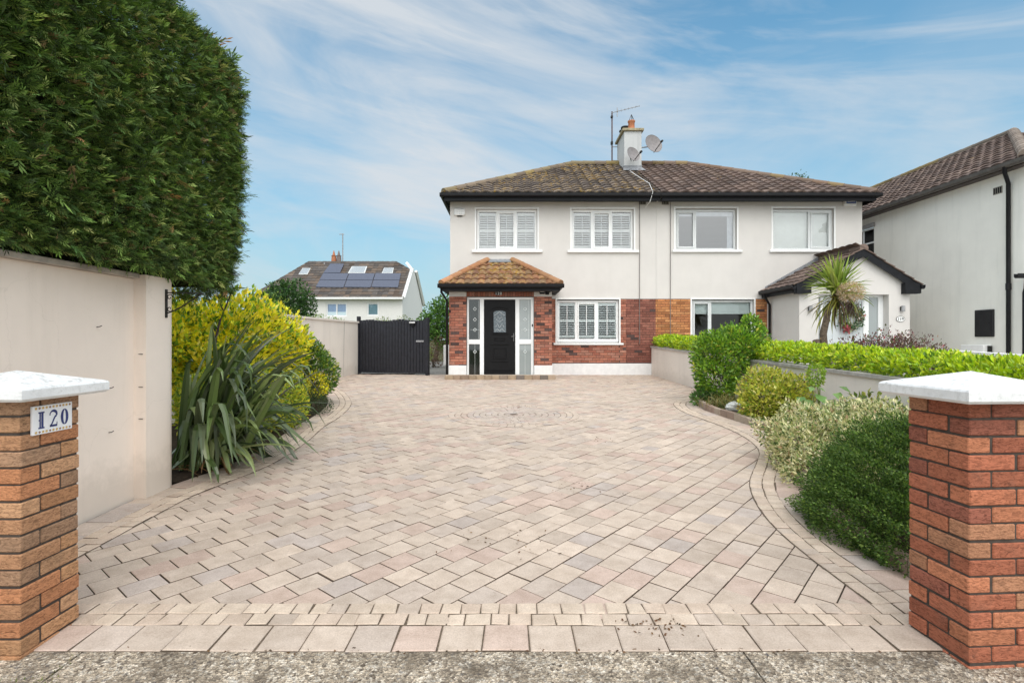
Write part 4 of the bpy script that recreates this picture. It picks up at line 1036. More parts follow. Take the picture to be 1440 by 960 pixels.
# number plate over the door
def text_part(name, s_, size, loc, mat, parent, rot=(math.pi/2, 0, 0), ext=.002, bold=.0):
    cu_ = bpy.data.curves.new(name, 'FONT'); cu_.body = s_; cu_.size = size; cu_.align_x = 'CENTER'; cu_.align_y = 'CENTER'; cu_.extrude = ext; cu_.offset = bold
    tmp = bpy.data.objects.new('tmp', cu_); COL.objects.link(tmp); dg = bpy.context.evaluated_depsgraph_get()
    me = bpy.data.meshes.new_from_object(tmp.evaluated_get(dg)); bpy.data.objects.remove(tmp)
    o_ = bpy.data.objects.new(name, me); me.materials.clear(); me.materials.append(mat); COL.objects.link(o_); o_.parent = parent
    o_.location = Vector(loc)-origin(parent); o_.rotation_euler = rot; return o_
t_ = thing('house_number_sign', 'small black oval number sign reading 120 over the black front door', 'sign', (px(701), PY-.02, pz(412)))
a_ = MB(); a_.face([(px(701)+.115*math.cos(k*math.pi/12), PY-.012, pz(412.3)+.062*math.sin(k*math.pi/12)) for k in range(24)]); a_.build('plate', M_black, t_)
for k in range(3): text_part('numeral', '120'[k], .105, (px(701)+(k-1)*.066, PY-.018, pz(412.8)), M_white, t_, bold=.003)
a_ = MB(); a_.cbox(px(697), px(705), PY-.07, PY-.012, pz(409.2), pz(407.5), .006); a_.build('lamp_hood', plain('lamp_hood', (.22, .2, .18), .5), t_)
# security flood light with camera
t_ = thing('security_light', 'black twin security lamp on the white porch capital', 'security light', (px(765), PY-.05, pz(410)))
a_ = MB(); a_.cbox(px(758.5), px(766), PY-.10, PY-.003, pz(413.5), pz(408), .015); a_.cbox(px(766.6), px(772), PY-.08, PY-.003, pz(414.5), pz(410.5), .012); a_.tube([(px(772), PY-.03, pz(411)), (px(775), PY-.03, pz(409))], .02, 6); a_.build('housing', M_black, t_)
a_ = MB(); a_.box(px(759.3), px(765.3), PY-.104, PY-.0995, pz(411), pz(408.8)); a_.build('lens', M_white, t_)
# meter box by the passage
t_ = thing('meter_box', 'white meter box low on the side wall by the passage', 'meter box', (-1.95, 16.4, .6))
a_ = MB(); a_.cbox(-2.06, -1.823, 16.25, 16.75, gz(17)+.25, gz(17)+.86, .01); a_.build('case', M_white, t_)
a_ = MB(); a_.cbox(-2.066, -2.061, 16.28, 16.72, gz(17)+.28, gz(17)+.83, .002); a_.build('door', M_upvc, t_)

# ------------------------------------------------------------------ right porch (part of the right house)
QY = 14.1; KQ = F/QY
def qx(x): return (x-CX)/KQ
def qz(y): return CH+(HY-y)/KQ
gQ = gz(QY); qa, qb = qx(1124), qx(1279.5); xap = qx(1210)
zeq = 2.84; zap = 3.72
w_ = MB(); D0, D1, DT = qx(1151), qx(1250), qz(414)
wall_open(w_, qa, qb, gQ-.2, zeq, [(D0, D1, gQ-.2, DT)], QY, .28)
w_.face([(qa, QY, zeq), (qb, QY, zeq), (xap, QY, zap)])
for x_ in (qa, qb): w_.face([(x_, QY, gQ-.2), (x_, QY, zeq), (x_, Y0-.004, zeq), (x_, Y0-.004, gQ-.2)])
po2 = w_.build('porch', M_wall, RA)
du = MB(); dy = QY+.2
xs_ = [D0, qx(1162), qx(1221), qx(1229), qx(1242), D1]
du.cbox(D0, D1, dy, dy+.07, DT-.06, DT, .006)
for a, b_ in ((D0, D0+.05), (qx(1160), qx(1164)), (qx(1221), qx(1229)), (qx(1242.5), D1)): du.cbox(a, b_, dy+.001, dy+.069, gQ, DT-.06, .006)
df = du.build('door_frame', M_upvc, RA)
for a, b_ in ((D0+.05, qx(1160.5)), (qx(1228), qx(1243))): gl = MB(); gl.box(a, b_, dy+.03, dy+.036, gQ, DT-.05); gl.build('side_light', M_glass_fr, df)
dl = MB(); dl.cbox(qx(1164), qx(1221), dy+.02, dy+.06, gQ, DT-.06, .004)
for k in range(5): dl.cbox(qx(1168+k*9.6), qx(1176+k*9.6), dy+.012, dy+.021, gQ+.1, DT-.12, .006)
dl.build('door', plain('pale_door', (.62, .66, .68), .35, var=.05), RA)
dr = (zap-zeq)
slp = math.atan2(zap-zeq, xap-qa)
rm = MB(); PF = QY-.16; eX0, eX1 = qa-.2, qb+.2; ez0 = zeq+.03-.2*math.tan(slp)*.3
zr_ = zap+.06; el0 = Vector((xap-eX0, 0, zr_-ez0)).length
tile_plane(rm, (eX0, 0, ez0), (0,1,0), (xap-eX0, 0, zr_-ez0), lambda v: PF, lambda v: Y0-.005, el0, course=.3, tw=.3, amp=.02, cols=BROWN2)
tile_plane(rm, (eX1, 0, ez0), (0,1,0), (xap-eX1, 0, zr_-ez0), lambda v: PF, lambda v: Y0-.005, el0, course=.3, tw=.3, amp=.02, cols=BROWN2)
prf2 = rm.build('porch_roof', M_tile2, RA)
rd = MB(); ridge_run(rd, (xap, PF+.02, zr_+.03), (xap, Y0-.01, zr_+.03), .11, BROWN2); rd.build('ridge_tiles', M_tile2, prf2)
fl = MB()
for k in range(34):
    u0, u1 = k/34, (k+1)/34
    a_, b_ = Vector((eX0+.15, Y0-.012, ez0+.12)), Vector((xap-.05, Y0-.012, zr_+.07)); p0, p1 = a_.lerp(b_, u0), a_.lerp(b_, u1)
    fl.box(p0.x, p1.x-.002, Y0-.03, Y0-.004, p0.z-.1, p1.z+.015)
fl.build('flashing', M_lead, prf2)
fs_ = MB()
for xe in (eX0, eX1):
    a0, a1 = Vector((xe, 0, ez0-.01)), Vector((xap, 0, zr_-.01)); h_ = .2
    vs = [(p_.x, y_, p_.z-dzv) for p_ in (a0, a1) for y_ in (PF+.03, PF+.06) for dzv in (h_, 0)]
    fs_.mesh(vs, [(0,1,3,2),(4,6,7,5),(0,4,5,1),(2,3,7,6),(1,5,7,3),(0,2,6,4)])
    sg = 1 if xe > xap else -1
    xi = qb-.16 if sg > 0 else qa-.05
    fs_.box(min(xe-sg*.05, xe-sg*.43), max(xe-sg*.05, xe-sg*.43), PF+.0, QY-.003, ez0-.22, ez0+.05) if True else None
    fs_.box(xe-sg*.05-.012, xe-sg*.05+.012, QY, Y0-.02, ez0-.19, ez0+.0)
fs_.build('porch_fascia', M_fascia, prf2)
gu = MB(); gutter_run(gu, (eX0+.03, PF-.02, ez0+.0), (eX0+.03, Y0-.05, ez0+.0), (-1,0,0)); gu.build('porch_gutter', M_black, prf2)
gu = MB(); gutter_run(gu, (eX1-.03, PF-.02, ez0), (eX1-.03, Y0-.05, ez0), (1,0,0)); gu.build('porch_gutter', M_black, prf2)
dp = MB(); dp.tube([(eX0-.02, 15.55, ez0-.06), (eX0-.02, 15.55, ez0-.18), (qa-.06, 15.6, ez0-.4), (qa-.06, 15.6, gQ)], .035, 10); dp.build('downpipe', M_black, RA, smooth=True)
for x_, lb in ((1267.5, 'small steel wall lamp right of the pale door above the oval 119'), (1138, 'small steel wall lamp left of the pale door behind the cabbage palm')):
    t_ = thing('wall_lamp', lb, 'wall lamp', (qx(x_), QY-.05, qz(433)), 'steel wall lamps beside the pale door')
    a_ = MB(); a_.tube([(qx(x_), QY-.07, qz(438)), (qx(x_), QY-.07, qz(430))], .045, 10); a_.build('shade', M_steel, t_)
    a_ = MB(); a_.cbox(qx(x_)-.04, qx(x_)+.04, QY-.03, QY-.002, qz(437), qz(431), .006); a_.build('back_plate', M_iron, t_)
t_ = thing('house_number_sign', 'oval white house plaque reading 119 beside the pale door', 'sign', (qx(1266), QY-.02, qz(448.5)))
def oval(mb, x, z, a, b_, y): mb.face([(x+a*math.cos(k*math.pi/14), y, z+b_*math.sin(k*math.pi/14)) for k in range(28)])
a_ = MB(); oval(a_, qx(1266), qz(448.5), .12, .08, QY-.012); a_.build('rim', plain('plaque_grey', (.25, .24, .22), .5), t_)
a_ = MB(); oval(a_, qx(1266), qz(448.5), .105, .066, QY-.016); a_.build('plate', M_white, t_)
for k in range(3): text_part('numeral', '119'[k], .10, (qx(1266)+(k-1)*.056, QY-.019, qz(448.8)), M_iron, t_, bold=.001)

# ------------------------------------------------------------------ far right house
def rwx(d): return 11.75-.026*(d-12.4)
HR = thing('detached_house', 'grey cream rendered house with brown hipped roof at the right edge', 'house', (12, 14.5, .4))
w_ = MB(); d0, d1 = 12.4, 23.0; ZR = 5.42
sw = (17.35, 18.5, 3.65, 5.05)
ds_ = [d0, sw[0], sw[1], d1]
def wq(mb, a, b_, z0, z1, off=0.): mb.face([(rwx(a)+off, a, z0), (rwx(b_)+off, b_, z0), (rwx(b_)+off, b_, z1), (rwx(a)+off, a, z1)])
for i in range(3):
    for z0, z1 in ((-.1, sw[2]), (sw[2], sw[3]), (sw[3], ZR)):
        if i == 1 and z0 == sw[2]: continue
        wq(w_, ds_[i], ds_[i+1], z0, z1)
w_.face([(rwx(d0), d0, -.1), (20, d0, -.1), (20, d0, ZR), (rwx(d0), d0, ZR)]); w_.face([(rwx(d1), d1, -.1), (20, d1, -.1), (20, d1, ZR), (rwx(d1), d1, ZR)])
w_.build('wall', M_rwall, HR)
f_ = MB(); X_ = rwx(17.9)+.05
for y_ in (sw[0], sw[0]+.55, sw[1]-.05): f_.box(X_, X_+.05, y_, y_+.05, sw[2], sw[3])
for z_ in (sw[2], sw[2]+.45, sw[2]+.9, sw[3]-.05): f_.box(X_+.002, X_+.048, sw[0], sw[1], z_, z_+.05)
wf = f_.build('window', M_upvc, HR); p_ = MB(); p_.box(X_+.02, X_+.026, sw[0], sw[1], sw[2], sw[3]); p_.build('pane', glass_mat('far_glass', (.2, .22, .24), refl=.02), wf)
p_ = MB(); p_.cbox(rwx(17.9)-.05, rwx(17.9)+.05, sw[0]-.05, sw[1]+.05, sw[3]+.005, sw[3]+.13, .006); p_.build('lintel', plain('grey_lintel', (.3, .29, .28), .8), wf)
# roof
rex = lambda d: rwx(d)-.30
ez_, rxx, rz_ = 5.52, 15.35, 7.75; rdy = 16.55; fy = 12.05; by = 23.3
sl_ = Vector((rxx-11.4, 0, rz_-ez_)); ll = sl_.length
rm = MB(); udir = Vector((-.026, 1, 0)).normalized()
tile_plane(rm, (rwx(0)-.30, 0, ez_), udir, sl_, lambda v: fy+(rdy-fy)*v/ll, lambda v: by, ll, cols=BROWN2, course=.32, tw=.3, amp=.028, lift=.038)
fr_v = Vector((0, rdy-fy, rz_-ez_)); fl_ = fr_v.length
tile_plane(rm, (0, fy, ez_), (1,0,0), fr_v, lambda v: rex(fy)+(rxx-rex(fy))*v/fl_, lambda v: 19.3+(rxx-19.3)*v/fl_, fl_, cols=BROWN2, course=.32, tw=.3)
tile_plane(rm, (19.3, 0, ez_), (0,1,0), (rxx-19.3, 0, rz_-ez_), lambda v: fy+(rdy-fy)*v/ll, lambda v: by, ll, cols=BROWN2, course=.32, tw=.3, sub=2)
rf = rm.build('roof', M_tile2, HR)
rd = MB(); ridge_run(rd, (rex(fy)+.05, fy+.05, ez_+.06), (rxx, rdy, rz_+.05), .14, [(.26,.22,.19), (.24,.2,.17)]); ridge_run(rd, (rxx, rdy, rz_+.05), (rxx-.17, by, rz_+.05), .12, [(.2,.17,.14), (.26,.2,.1)]); rd.build('ridge_tiles', M_tile2, rf)
gu = MB(); gutter_run(gu, (rex(fy)+.03, fy-.03, ez_-.01), (rex(by)+.03, by, ez_-.01), (-1,0,0), 1.1); gutter_run(gu, (rex(fy)-.08, fy+.02, ez_-.01), (19.3, fy+.02, ez_-.01), (0,-1,0), 1.1); gu.build('gutter', plain('dark_gutter', (.10, .09, .08), .5, var=.3), HR)
fs_ = MB(); fs_.mesh([(rex(fy)+.06, fy+.06, ez_-.13), (rex(by)+.06, by, ez_-.13), (rwx(by)+.02, by, ez_-.13), (rwx(fy)+.02, fy+.06, ez_-.13), (rex(fy)+.06, fy+.06, ez_+.02), (rex(by)+.06, by, ez_+.02)], [(0,1,2,3), (0,4,5,1)])
fs_.box(rex(fy)+.1, 19, fy+.05, d0, ez_-.132, ez_-.11)
fs_.build('soffit', plain('brown_soffit', (.07, .055, .05), .6), HR)
dpd = 12.72; dp = MB(); X_ = rwx(dpd)
dp.tube([(X_-.33, dpd-.2, ez_-.1), (X_-.33, dpd-.2, ez_-.22), (X_-.06, dpd, ez_-.42), (X_-.06, dpd, 2.7), (X_-.06, dpd, .1)], .045, 10); dp.tube([(X_-.06, dpd, 2.6), (X_-.06, dpd, 2.75)], .056, 10); dp.build('downpipe', M_black, HR, smooth=True)
v = MB()
q = at(1401, 268, 12.4*1.0); dd = 13.05
v.box(rwx(dd)-.012, rwx(dd)+.01, dd-.12, dd+.12, CH+(478-273)/F*dd, CH+(478-263)/F*dd); vv = v.build('air_vent', plain('vent_buff', (.28, .26, .22), .8), HR)
v = MB()
for k in range(4): v.box(rwx(dd)-.016, rwx(dd)-.011, dd-.105+k*.057, dd-.07+k*.057, CH+(478-272)/F*dd, CH+(478-264)/F*dd)
v.build('slots', M_black, vv)
lp = MB(); gutter_run(lp, (11.42, 12.3, 2.92), (13, 12.3, 2.92), (0,-1,0)); lp.tube([(11.66, 12.25, 2.85), (11.66, 12.27, 2.6), (11.66, 12.3, 2.5), (11.66, 12.3, .2)], .036, 8); lp.build('porch_pipe', M_black, HR)
t_ = thing('meter_cabinet', 'black meter cabinet door on the grey wall of the far right house', 'meter cabinet', (rwx(13.1), 13.1, 1.6))
a_ = MB(); ya, yb_ = rwx(13.3)*F/(1398.5-CX), rwx(13.3)*F/(1372.5-CX)
a_.cbox(rwx(13.1)-.05, rwx(13.1)+.03, ya, yb_, 1.50, 2.17, .012); a_.build('case', plain('black_cabinet', (.014, .014, .016), .55, var=.3), t_)
a_ = MB(); a_.cbox(rwx(13.1)-.062, rwx(13.1)-.051, ya+.03, yb_-.03, 1.53, 2.14, .004); dcab = a_.build('door', plain('black_cabinet_door', (.016, .016, .018), .5, var=.3), t_)
a_ = MB(); a_.tube([(rwx(13.1)-.07, ya+.08, 1.84), (rwx(13.1)-.06, ya+.08, 1.84)], .014, 8); a_.build('lock', M_black, dcab)
t_ = thing('meter_box', 'low white meter box peeping over the white coped wall', 'meter box', (rwx(13.3), 13.3, .9))
a_ = MB(); yb1, yb2 = rwx(13.3)*F/(1394-CX), rwx(13.3)*F/(1362-CX); a_.cbox(rwx(13.3)-.2, rwx(13.3)+.03, yb1, yb2, .6, CH-.12, .01); a_.build('case', M_white, t_)
a_ = MB(); a_.box(rwx(13.3)-.1, rwx(13.3)-.02, yb1-.05, yb1-.002, .6, CH-.14); a_.build('hinge_side', M_iron, t_)
t_ = thing('boundary_wall', 'low grey wall with white coping below the black meter cabinet', 'wall', (10.1, 11.7, .3))
w_, c_ = MB(), MB(); A_, B_ = (10.25, 13.4), (9.85, 9.3); wall_run(w_, c_, [B_, A_], .18, lambda y: 1.165-(13.4-y)*.028, .03, .055)
w_.build('wall_panel', M_gwall2, t_); c_.build('coping', M_white, t_)

# ------------------------------------------------------------------ background house on the left
BY = 36.; KB = F/BY
def bx(x): return (x-CX)/KB
def bz(y): return CH+(HY-y)/KB
HB = thing('background_house', 'white dormer bungalow with solar panels beyond the wall', 'house', (bx(500), BY, .4))
w_ = MB(); bl, brr = bx(395), bx(566); eb = bz(419)
OPS = [(bx(458.5), bx(488), bz(445), bz(425.5)), (bx(516), bx(532.5), bz(444), bz(425.5))]
wall_open(w_, bl, brr, .2, eb, OPS, BY, .12)
BR, BRZ = BY+4.2, None
rz2 = CH+(HY-370)/F*(BY+4.0)
gx = bx(566)
w_.face([(gx, BY, .2), (gx, BY, eb), (gx, BY+4, rz2-.3), (gx, BY+8, eb), (gx, BY+8, .2)])
w_.build('wall', plain('white_render_far', (.76, .75, .72), .9, var=.05), HB)
for i, o in enumerate(OPS):
    wn, ce = window(HB, o[0], o[1], o[2], o[3], BY+.05, ((o[0]+o[1])/2,) if i == 0 else (), (), fw=.09, glass=M_glass)
    q_ = MB(); q_.box(o[0]+.05, o[1]-.05, BY+.16, BY+.17, o[2]+(.32 if i == 0 else .05), o[3]-.05); q_.build('blind', plain('blue_blind', (.22, .40, .66) if i == 0 else (.30, .48, .56), .9), wn)
rm = MB(); sv = Vector((0, 4.2, rz2-eb+.1)); vl = sv.length
xa = lambda v: bx(352)+(bx(435)*1.11-bx(352))*v/vl
xr_ = lambda v: gx+.15+(bx(557)*1.11-gx-.3)*max(0, v/vl-.72)/.28*.9
tile_plane(rm, (0, BY-.3, eb+.02), (1,0,0), sv, xa, xr_, vl, cols=[(.10,.09,.085), (.12,.105,.095), (.14,.11,.09)], course=.36, tw=.36, sub=4)
tile_plane(rm, (0, BY+8.1, eb+.02), (1,0,0), (0, -4.2, rz2-eb+.1), xa, xr_, vl, cols=[(.12,.10,.09)], course=.5, tw=.5, sub=2)
rfb = rm.build('roof', M_tile2, HB)
def onroof(x, y, lift=.08):
    n_ = Vector((0, -(rz2-eb+.1), 4.2)).normalized(); O_ = Vector((0, BY-.3, eb+.02)); d_ = at(x, y, 1.)-Vector((0, 0, CH)); 
    s_ = (O_-Vector((0,0,CH))).dot(n_)/d_.dot(n_); return Vector((0,0,CH))+d_*s_+n_*lift
def panel(name, pts, mat, th=.05, lift=.1, parent=rfb):
    p_ = MB(); T = [onroof(*q, lift) for q in pts]; n_ = Vector((0, -(rz2-eb+.1), 4.2)).normalized(); Bt = [q-n_*th for q in T]; k = len(pts)
    p_.mesh(T+Bt, [tuple(range(k))]+[(i, k+i, k+(i+1)%k, (i+1)%k) for i in range(k)]); return p_.build(name, mat, parent)
M_pv = plain('solar_glass', (.075, .085, .125), .22, var=.12, spec=.6)
for a, b_ in ((0, 1), (1, 2), (2, 3)):
    lo = [444, 484, 522, 560.5]; hi = [454.5, 491, 528, 564.5]
    panel('solar_panel', [(lo[a]+.5, 405), (lo[b_]-.6, 405.5), ((lo[b_]+hi[b_])/2-.6, 395.8), ((lo[a]+hi[a])/2+.5, 395.5)], M_pv)
    panel('solar_panel', [((lo[a]+hi[a])/2+.5, 394.9), ((lo[b_]+hi[b_])/2-.6, 395.2), (hi[b_]-.6, 386), (hi[a]+.5, 385.6)], M_pv)
panel('solar_panel', [(455.2, 385), (478.5, 385), (484, 372.5), (465, 372.2)], M_pv)
M_sky = glass_mat('skylight_glass', (.8, .85, .9), refl=.5, frost=.5)
for pts in ([(421, 386), (432, 386), (436, 378.5), (426, 378.5)], [(491, 384.2), (512, 384.2), (515, 376), (496, 376)], [(538, 384.5), (551.5, 384.5), (553, 378), (541, 378)]):
    cx_ = sum(p_[0] for p_ in pts)/4; cy_ = sum(p_[1] for p_ in pts)/4
    panel('skylight', [(cx_+(a-cx_)*1.12, cy_+(b_-cy_)*1.15) for a, b_ in pts], M_greyframe, .05, .06); panel('skylight_glass', pts, M_sky, .02, .085)
fs_ = MB(); fs_.box(bl, gx+.1, BY-.42, BY-.28, eb-.1, eb+.03); fs_.box(bl, gx, BY-.28, BY, eb-.1, eb-.07)
for (a, b_) in (((gx+.1, BY-.3, eb), (gx+.05, BY+3.0, rz2-.55)), ((gx+.05, BY+3.0, rz2-.55), (gx-.5, BY+4.1, rz2+.02)), ((gx+.1, BY+8.2, eb), (gx+.05, BY+4.8, rz2-.5))):
    fs_.tube([a, b_], .13, 4)
fs_.build('fascia', M_white, HB)
po = MB()
for x_, mt in ((469.5, 0), (476.5, 1)):
    q = at(x_, 371, BY+4.2); po = MB(); po.lathe([(.2, -.2), (.2, .1), (.17, .55), (.2, .6), (.1, .62)], q, 10); po.lathe([(.12, .62), (.02, 1.0)], q, 6); po.build('chimney_pot', M_terra if mt == 0 else plain('sooty_pot', (.2, .16, .15), .9), HB)
q = at(482, 371, BY+4.2); ma = MB(); ma.tube([q, q+Vector((0, 0, 2.25))], .04, 6); ma.tube([q+Vector((-.25, 0, 2.2)), q+Vector((.1, 0, 2.2))], .03, 4); ma.build('aerial_mast', M_steel, HB)
q = at(456, 376, BY+3.6); ma = MB(); ma.tube([q+Vector((0,0,-.3)), q+Vector((0, 0, .35))], .08, 6); ma.build('soil_pipe', M_steel, HB)

# ------------------------------------------------------------------ plants
def unit(v): return v/(np.linalg.norm(v, axis=1)[:, None]+1e-9)
def frames(D, roll=None):
    D = unit(D); r = rng.normal(size=D.shape) if roll is None else roll
    Sd = unit(np.cross(D, r)); return D, Sd, np.cross(Sd, D)
def palette(n, pal, jit=.16):
    P = np.array([p_[:3] for p_ in pal]); w_ = np.array([p_[3] for p_ in pal], float); i = rng.choice(len(pal), n, p=w_/w_.sum())
    return np.clip(P[i]*rng.normal(1, jit, (n, 1))*rng.normal(1, .04, (n, 3)), .003, .9)
def leaf_quads(P, D, L, Wd, C, fold=.25, droop=.12, roll=None):
    """each leaf: two half blades folded on the midrib, pointed at the tip"""
    n = len(P); D, Sd, N = frames(D, roll); L = np.broadcast_to(L, n)[:, None]; Wd = np.broadcast_to(Wd, n)[:, None]
    b_ = P; m_ = P+D*L*.5-N*Wd*fold*.5; t_ = P+D*L-N*L*droop; l_ = P+D*L*.48+Sd*Wd*.5+N*Wd*fold*.4; r_ = P+D*L*.48-Sd*Wd*.5+N*Wd*fold*.4
    V = np.stack([np.stack([b_, m_, t_, l_], 1), np.stack([b_, r_, t_, m_], 1)], 1).reshape(-1, 4, 3)
    return V, np.repeat(C, 2, 0)
def lobes_pts(lobes, n, shell=.45, bumpy=.12, freq=5.):
    """points in the outer part of a union of bumpy ellipsoids; returns points and outward directions"""
    L = np.array(lobes, float); area = (L[:, 3]*L[:, 4]+L[:, 4]*L[:, 5]+L[:, 3]*L[:, 5]); i = rng.choice(len(L), n*2, p=area/area.sum())
    u = unit(rng.normal(size=(n*2, 3))); r = 1-shell*rng.random(n*2)**1.7
    c, R = L[i, :3], L[i, 3:6]
    q = c+u*R
    bmp = 1+bumpy*(np.sin(freq*q[:, 0]*2.1+1.3*q[:, 2]*freq)+np.sin(freq*q[:, 1]*2.7+2)+np.sin(freq*1.9*q[:, 2]+q[:, 0]*freq*1.4))/1.6
    P = c+u*R*(r*bmp)[:, None]; out = unit(u/R)
    keep = np.ones(len(P), bool)
    for k in range(len(L)):
        inside = (((P-L[k, :3])/L[k, 3:6])**2).sum(1) < .42
        keep &= ~(inside & (i != k))
    return P[keep][:n], out[keep][:n]
def stems(base, tips, r=.012, r1=.004):
    mb = MB()
    for tp in tips:
        b_ = Vector(base)+Vector((random.uniform(-.06, .06), random.uniform(-.06, .06), 0)); tp = Vector(tp); md = b_.lerp(tp, .5)+Vector((random.uniform(-.08, .08), random.uniform(-.08, .08), .06))
        mb.tube([b_, b_.lerp(md, .5), md, md.lerp(tp, .6), tp], r, 5, r1=r1)
    return mb
def shrub(name, label, cat, lobes, n, L, Wd, pal, mat=M_leaf, shell=.45, bumpy=.12, freq=5., up=.35, spread=.8, group=None, base=None, core=True, fold=.25, droop=.12, extra=None):
    c = np.mean(np.array(lobes)[:, :3], 0)
    base = base or (c[0], c[1], gz(c[1])+.03)
    t_ = thing(name, label, cat, base, group)
    P, O_ = lobes_pts(lobes, n, shell, bumpy, freq)
    g_ = np.array([gz(y) for y in P[:, 1]]); k = P[:, 2] > g_+.02; P, O_ = P[k], O_[k]; n = len(P)
    D = O_+np.array((0, 0, up))+rng.normal(0, spread, (n, 3))*.7
    Ls = L*rng.uniform(.65, 1.25, n); C = palette(n, pal)
    V, CC = leaf_quads(P, D, Ls, Wd*Ls/L, C, fold, droop)
    if extra is not None: V = np.concatenate([V, extra[0]]); CC = np.concatenate([CC, extra[1]])
    quads_obj('foliage', V, CC, mat, t_)
    tips = [tuple(np.array(l[:3])+np.array((random.uniform(-.5, .5)*l[3], random.uniform(-.5, .5)*l[4], random.uniform(.0, .5)*l[5]))) for l in lobes for _ in range(4)]
    stems(base, tips).build('stems', M_bark, t_)
    return t_

# --- the big conifer hedge over the wall
def hedge_points(n):
    X0, X1, Yh0, Yh1, Z0, Z1, r = -5.6, -3.0, 1.3, 6.45, 2.0, 4.78, .85
    out = []
    P = np.empty((0, 3)); Nn = np.empty((0, 3))
    tot = n
    f = rng.choice(4, tot, p=(.60, .25, .10, .05)); u, v = rng.random(tot), rng.random(tot)
    X = np.where(f == 0, X1, np.where(f == 1, X0+(X1-X0)*u, X0+(X1-X0)*u)); Y = np.where(f == 0, Yh0+(Yh1-Yh0)*u, np.where(f == 1, Yh1, Yh0+(Yh1-Yh0)*v)); Z = np.where(f <= 1, Z0+(Z1-Z0)*v, np.where(f == 2, Z1, Z0))
    P = np.stack([X, Y, Z], 1)
    lo, hi = np.array((X0+r, Yh0+r, Z0+.25)), np.array((X1-r, Yh1-r, Z1-r)); c = np.clip(P, lo, hi); d = P-c; Nn = unit(d)
    rad = np.where(P[:, 2] < Z0+.25, .5, r)
    Q = c+Nn*r
    low = Q[:, 2] < Z0; Q[low, 2] = Z0+rng.random(low.sum())*.1
    return Q, Nn
Hn = 130000
P, N_ = hedge_points(Hn)
w1 = np.sin(P[:, 1]*2.3+P[:, 2]*1.7)*.5+np.sin(P[:, 1]*5.1-P[:, 2]*3.9+1)*.35+np.sin(P[:, 2]*7.7+P[:, 1]*2.2+P[:, 0]*4)*.3
w2 = np.sin(P[:, 1]*19+P[:, 2]*13)*np.sin(P[:, 2]*23-P[:, 1]*9+P[:, 0]*17)
P = P+N_*(w1*.06+w2*.075+rng.normal(0, .03, Hn)-.10*rng.random(Hn)**2)[:, None]
# lower fringe hangs lower and further out towards the far end
und = np.clip((2.25-P[:, 2])/.4, 0, 1); P[:, 2] -= und*(.05+.10*rng.random(Hn))*np.clip((P[:, 1]-4.9)/.8, 0, 2.2)
nb = 7
D0 = N_*.8+np.array((.15, .28, .02))+rng.normal(0, .62, (Hn, 3)); D, Sd, N2 = frames(D0, np.array((0, 0, 1.))+rng.normal(0, .5, (Hn, 3)))
Ls = .060*rng.uniform(.5, 1.5, Hn)*np.where(rng.random(Hn) < .025, 1.9, 1.)
Cb = palette(Hn, [(.056,.104,.026,4), (.082,.148,.036,4), (.155,.245,.055,3.4), (.034,.056,.018,3.), (.30,.36,.11,1.7), (.22,.15,.07,.55), (.38,.19,.08,.08)], .28)
Vs, Cs = [], []
for k in range(nb):
    s_ = (k-(nb-1)/2)/((nb-1)/2); st_ = abs(s_)
    tpos = 1-st_                     # where on the spray axis the branchlet leaves
    base_ = P+D*(Ls*(.05+.55*tpos))[:, None]; ang_ = (.25+.55*st_)*np.sign(s_) if s_ != 0 else 0
    dr_ = unit(D*math.cos(ang_)+Sd*math.sin(ang_)+N2*(-.12+rng.normal(0, .15, Hn))[:, None]); ln = Ls*(.62-.22*st_)*rng.uniform(.75, 1.2, Hn); wd = Ls*.115
    sd_ = unit(np.cross(dr_, N2)); a, b_ = base_, base_+dr_*ln[:, None]; m_ = base_+dr_*(ln*.55)[:, None]
    Vs.append(np.stack([a, m_+sd_*wd[:, None]*.5, b_, m_-sd_*wd[:, None]*.5], 1)); Cs.append(np.clip(Cb*(1.+.25*tpos), 0, 1))
t_ = thing('conifer_hedge', 'tall clipped dark green conifer hedge overhanging the cream wall', 'hedge', (-4.3, 3.7, 0))
quads_obj('foliage', np.concatenate(Vs), np.concatenate(Cs), M_conif, t_)
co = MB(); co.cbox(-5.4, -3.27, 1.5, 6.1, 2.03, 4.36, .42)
co.box(-5.0, -3.29, 1.6, 5.95, 2.0, 2.6); co.build('dark_fill_core', M_core, t_)
tr = MB()
for y_ in (2.2, 3.2, 4.2, 5.3): tr.tube([(-4.3, y_, -.1), (-4.28, y_+.03, 1.2), (-4.3, y_, 2.4)], .09, 8, r1=.06)
tr.build('trunk', M_bark, t_)

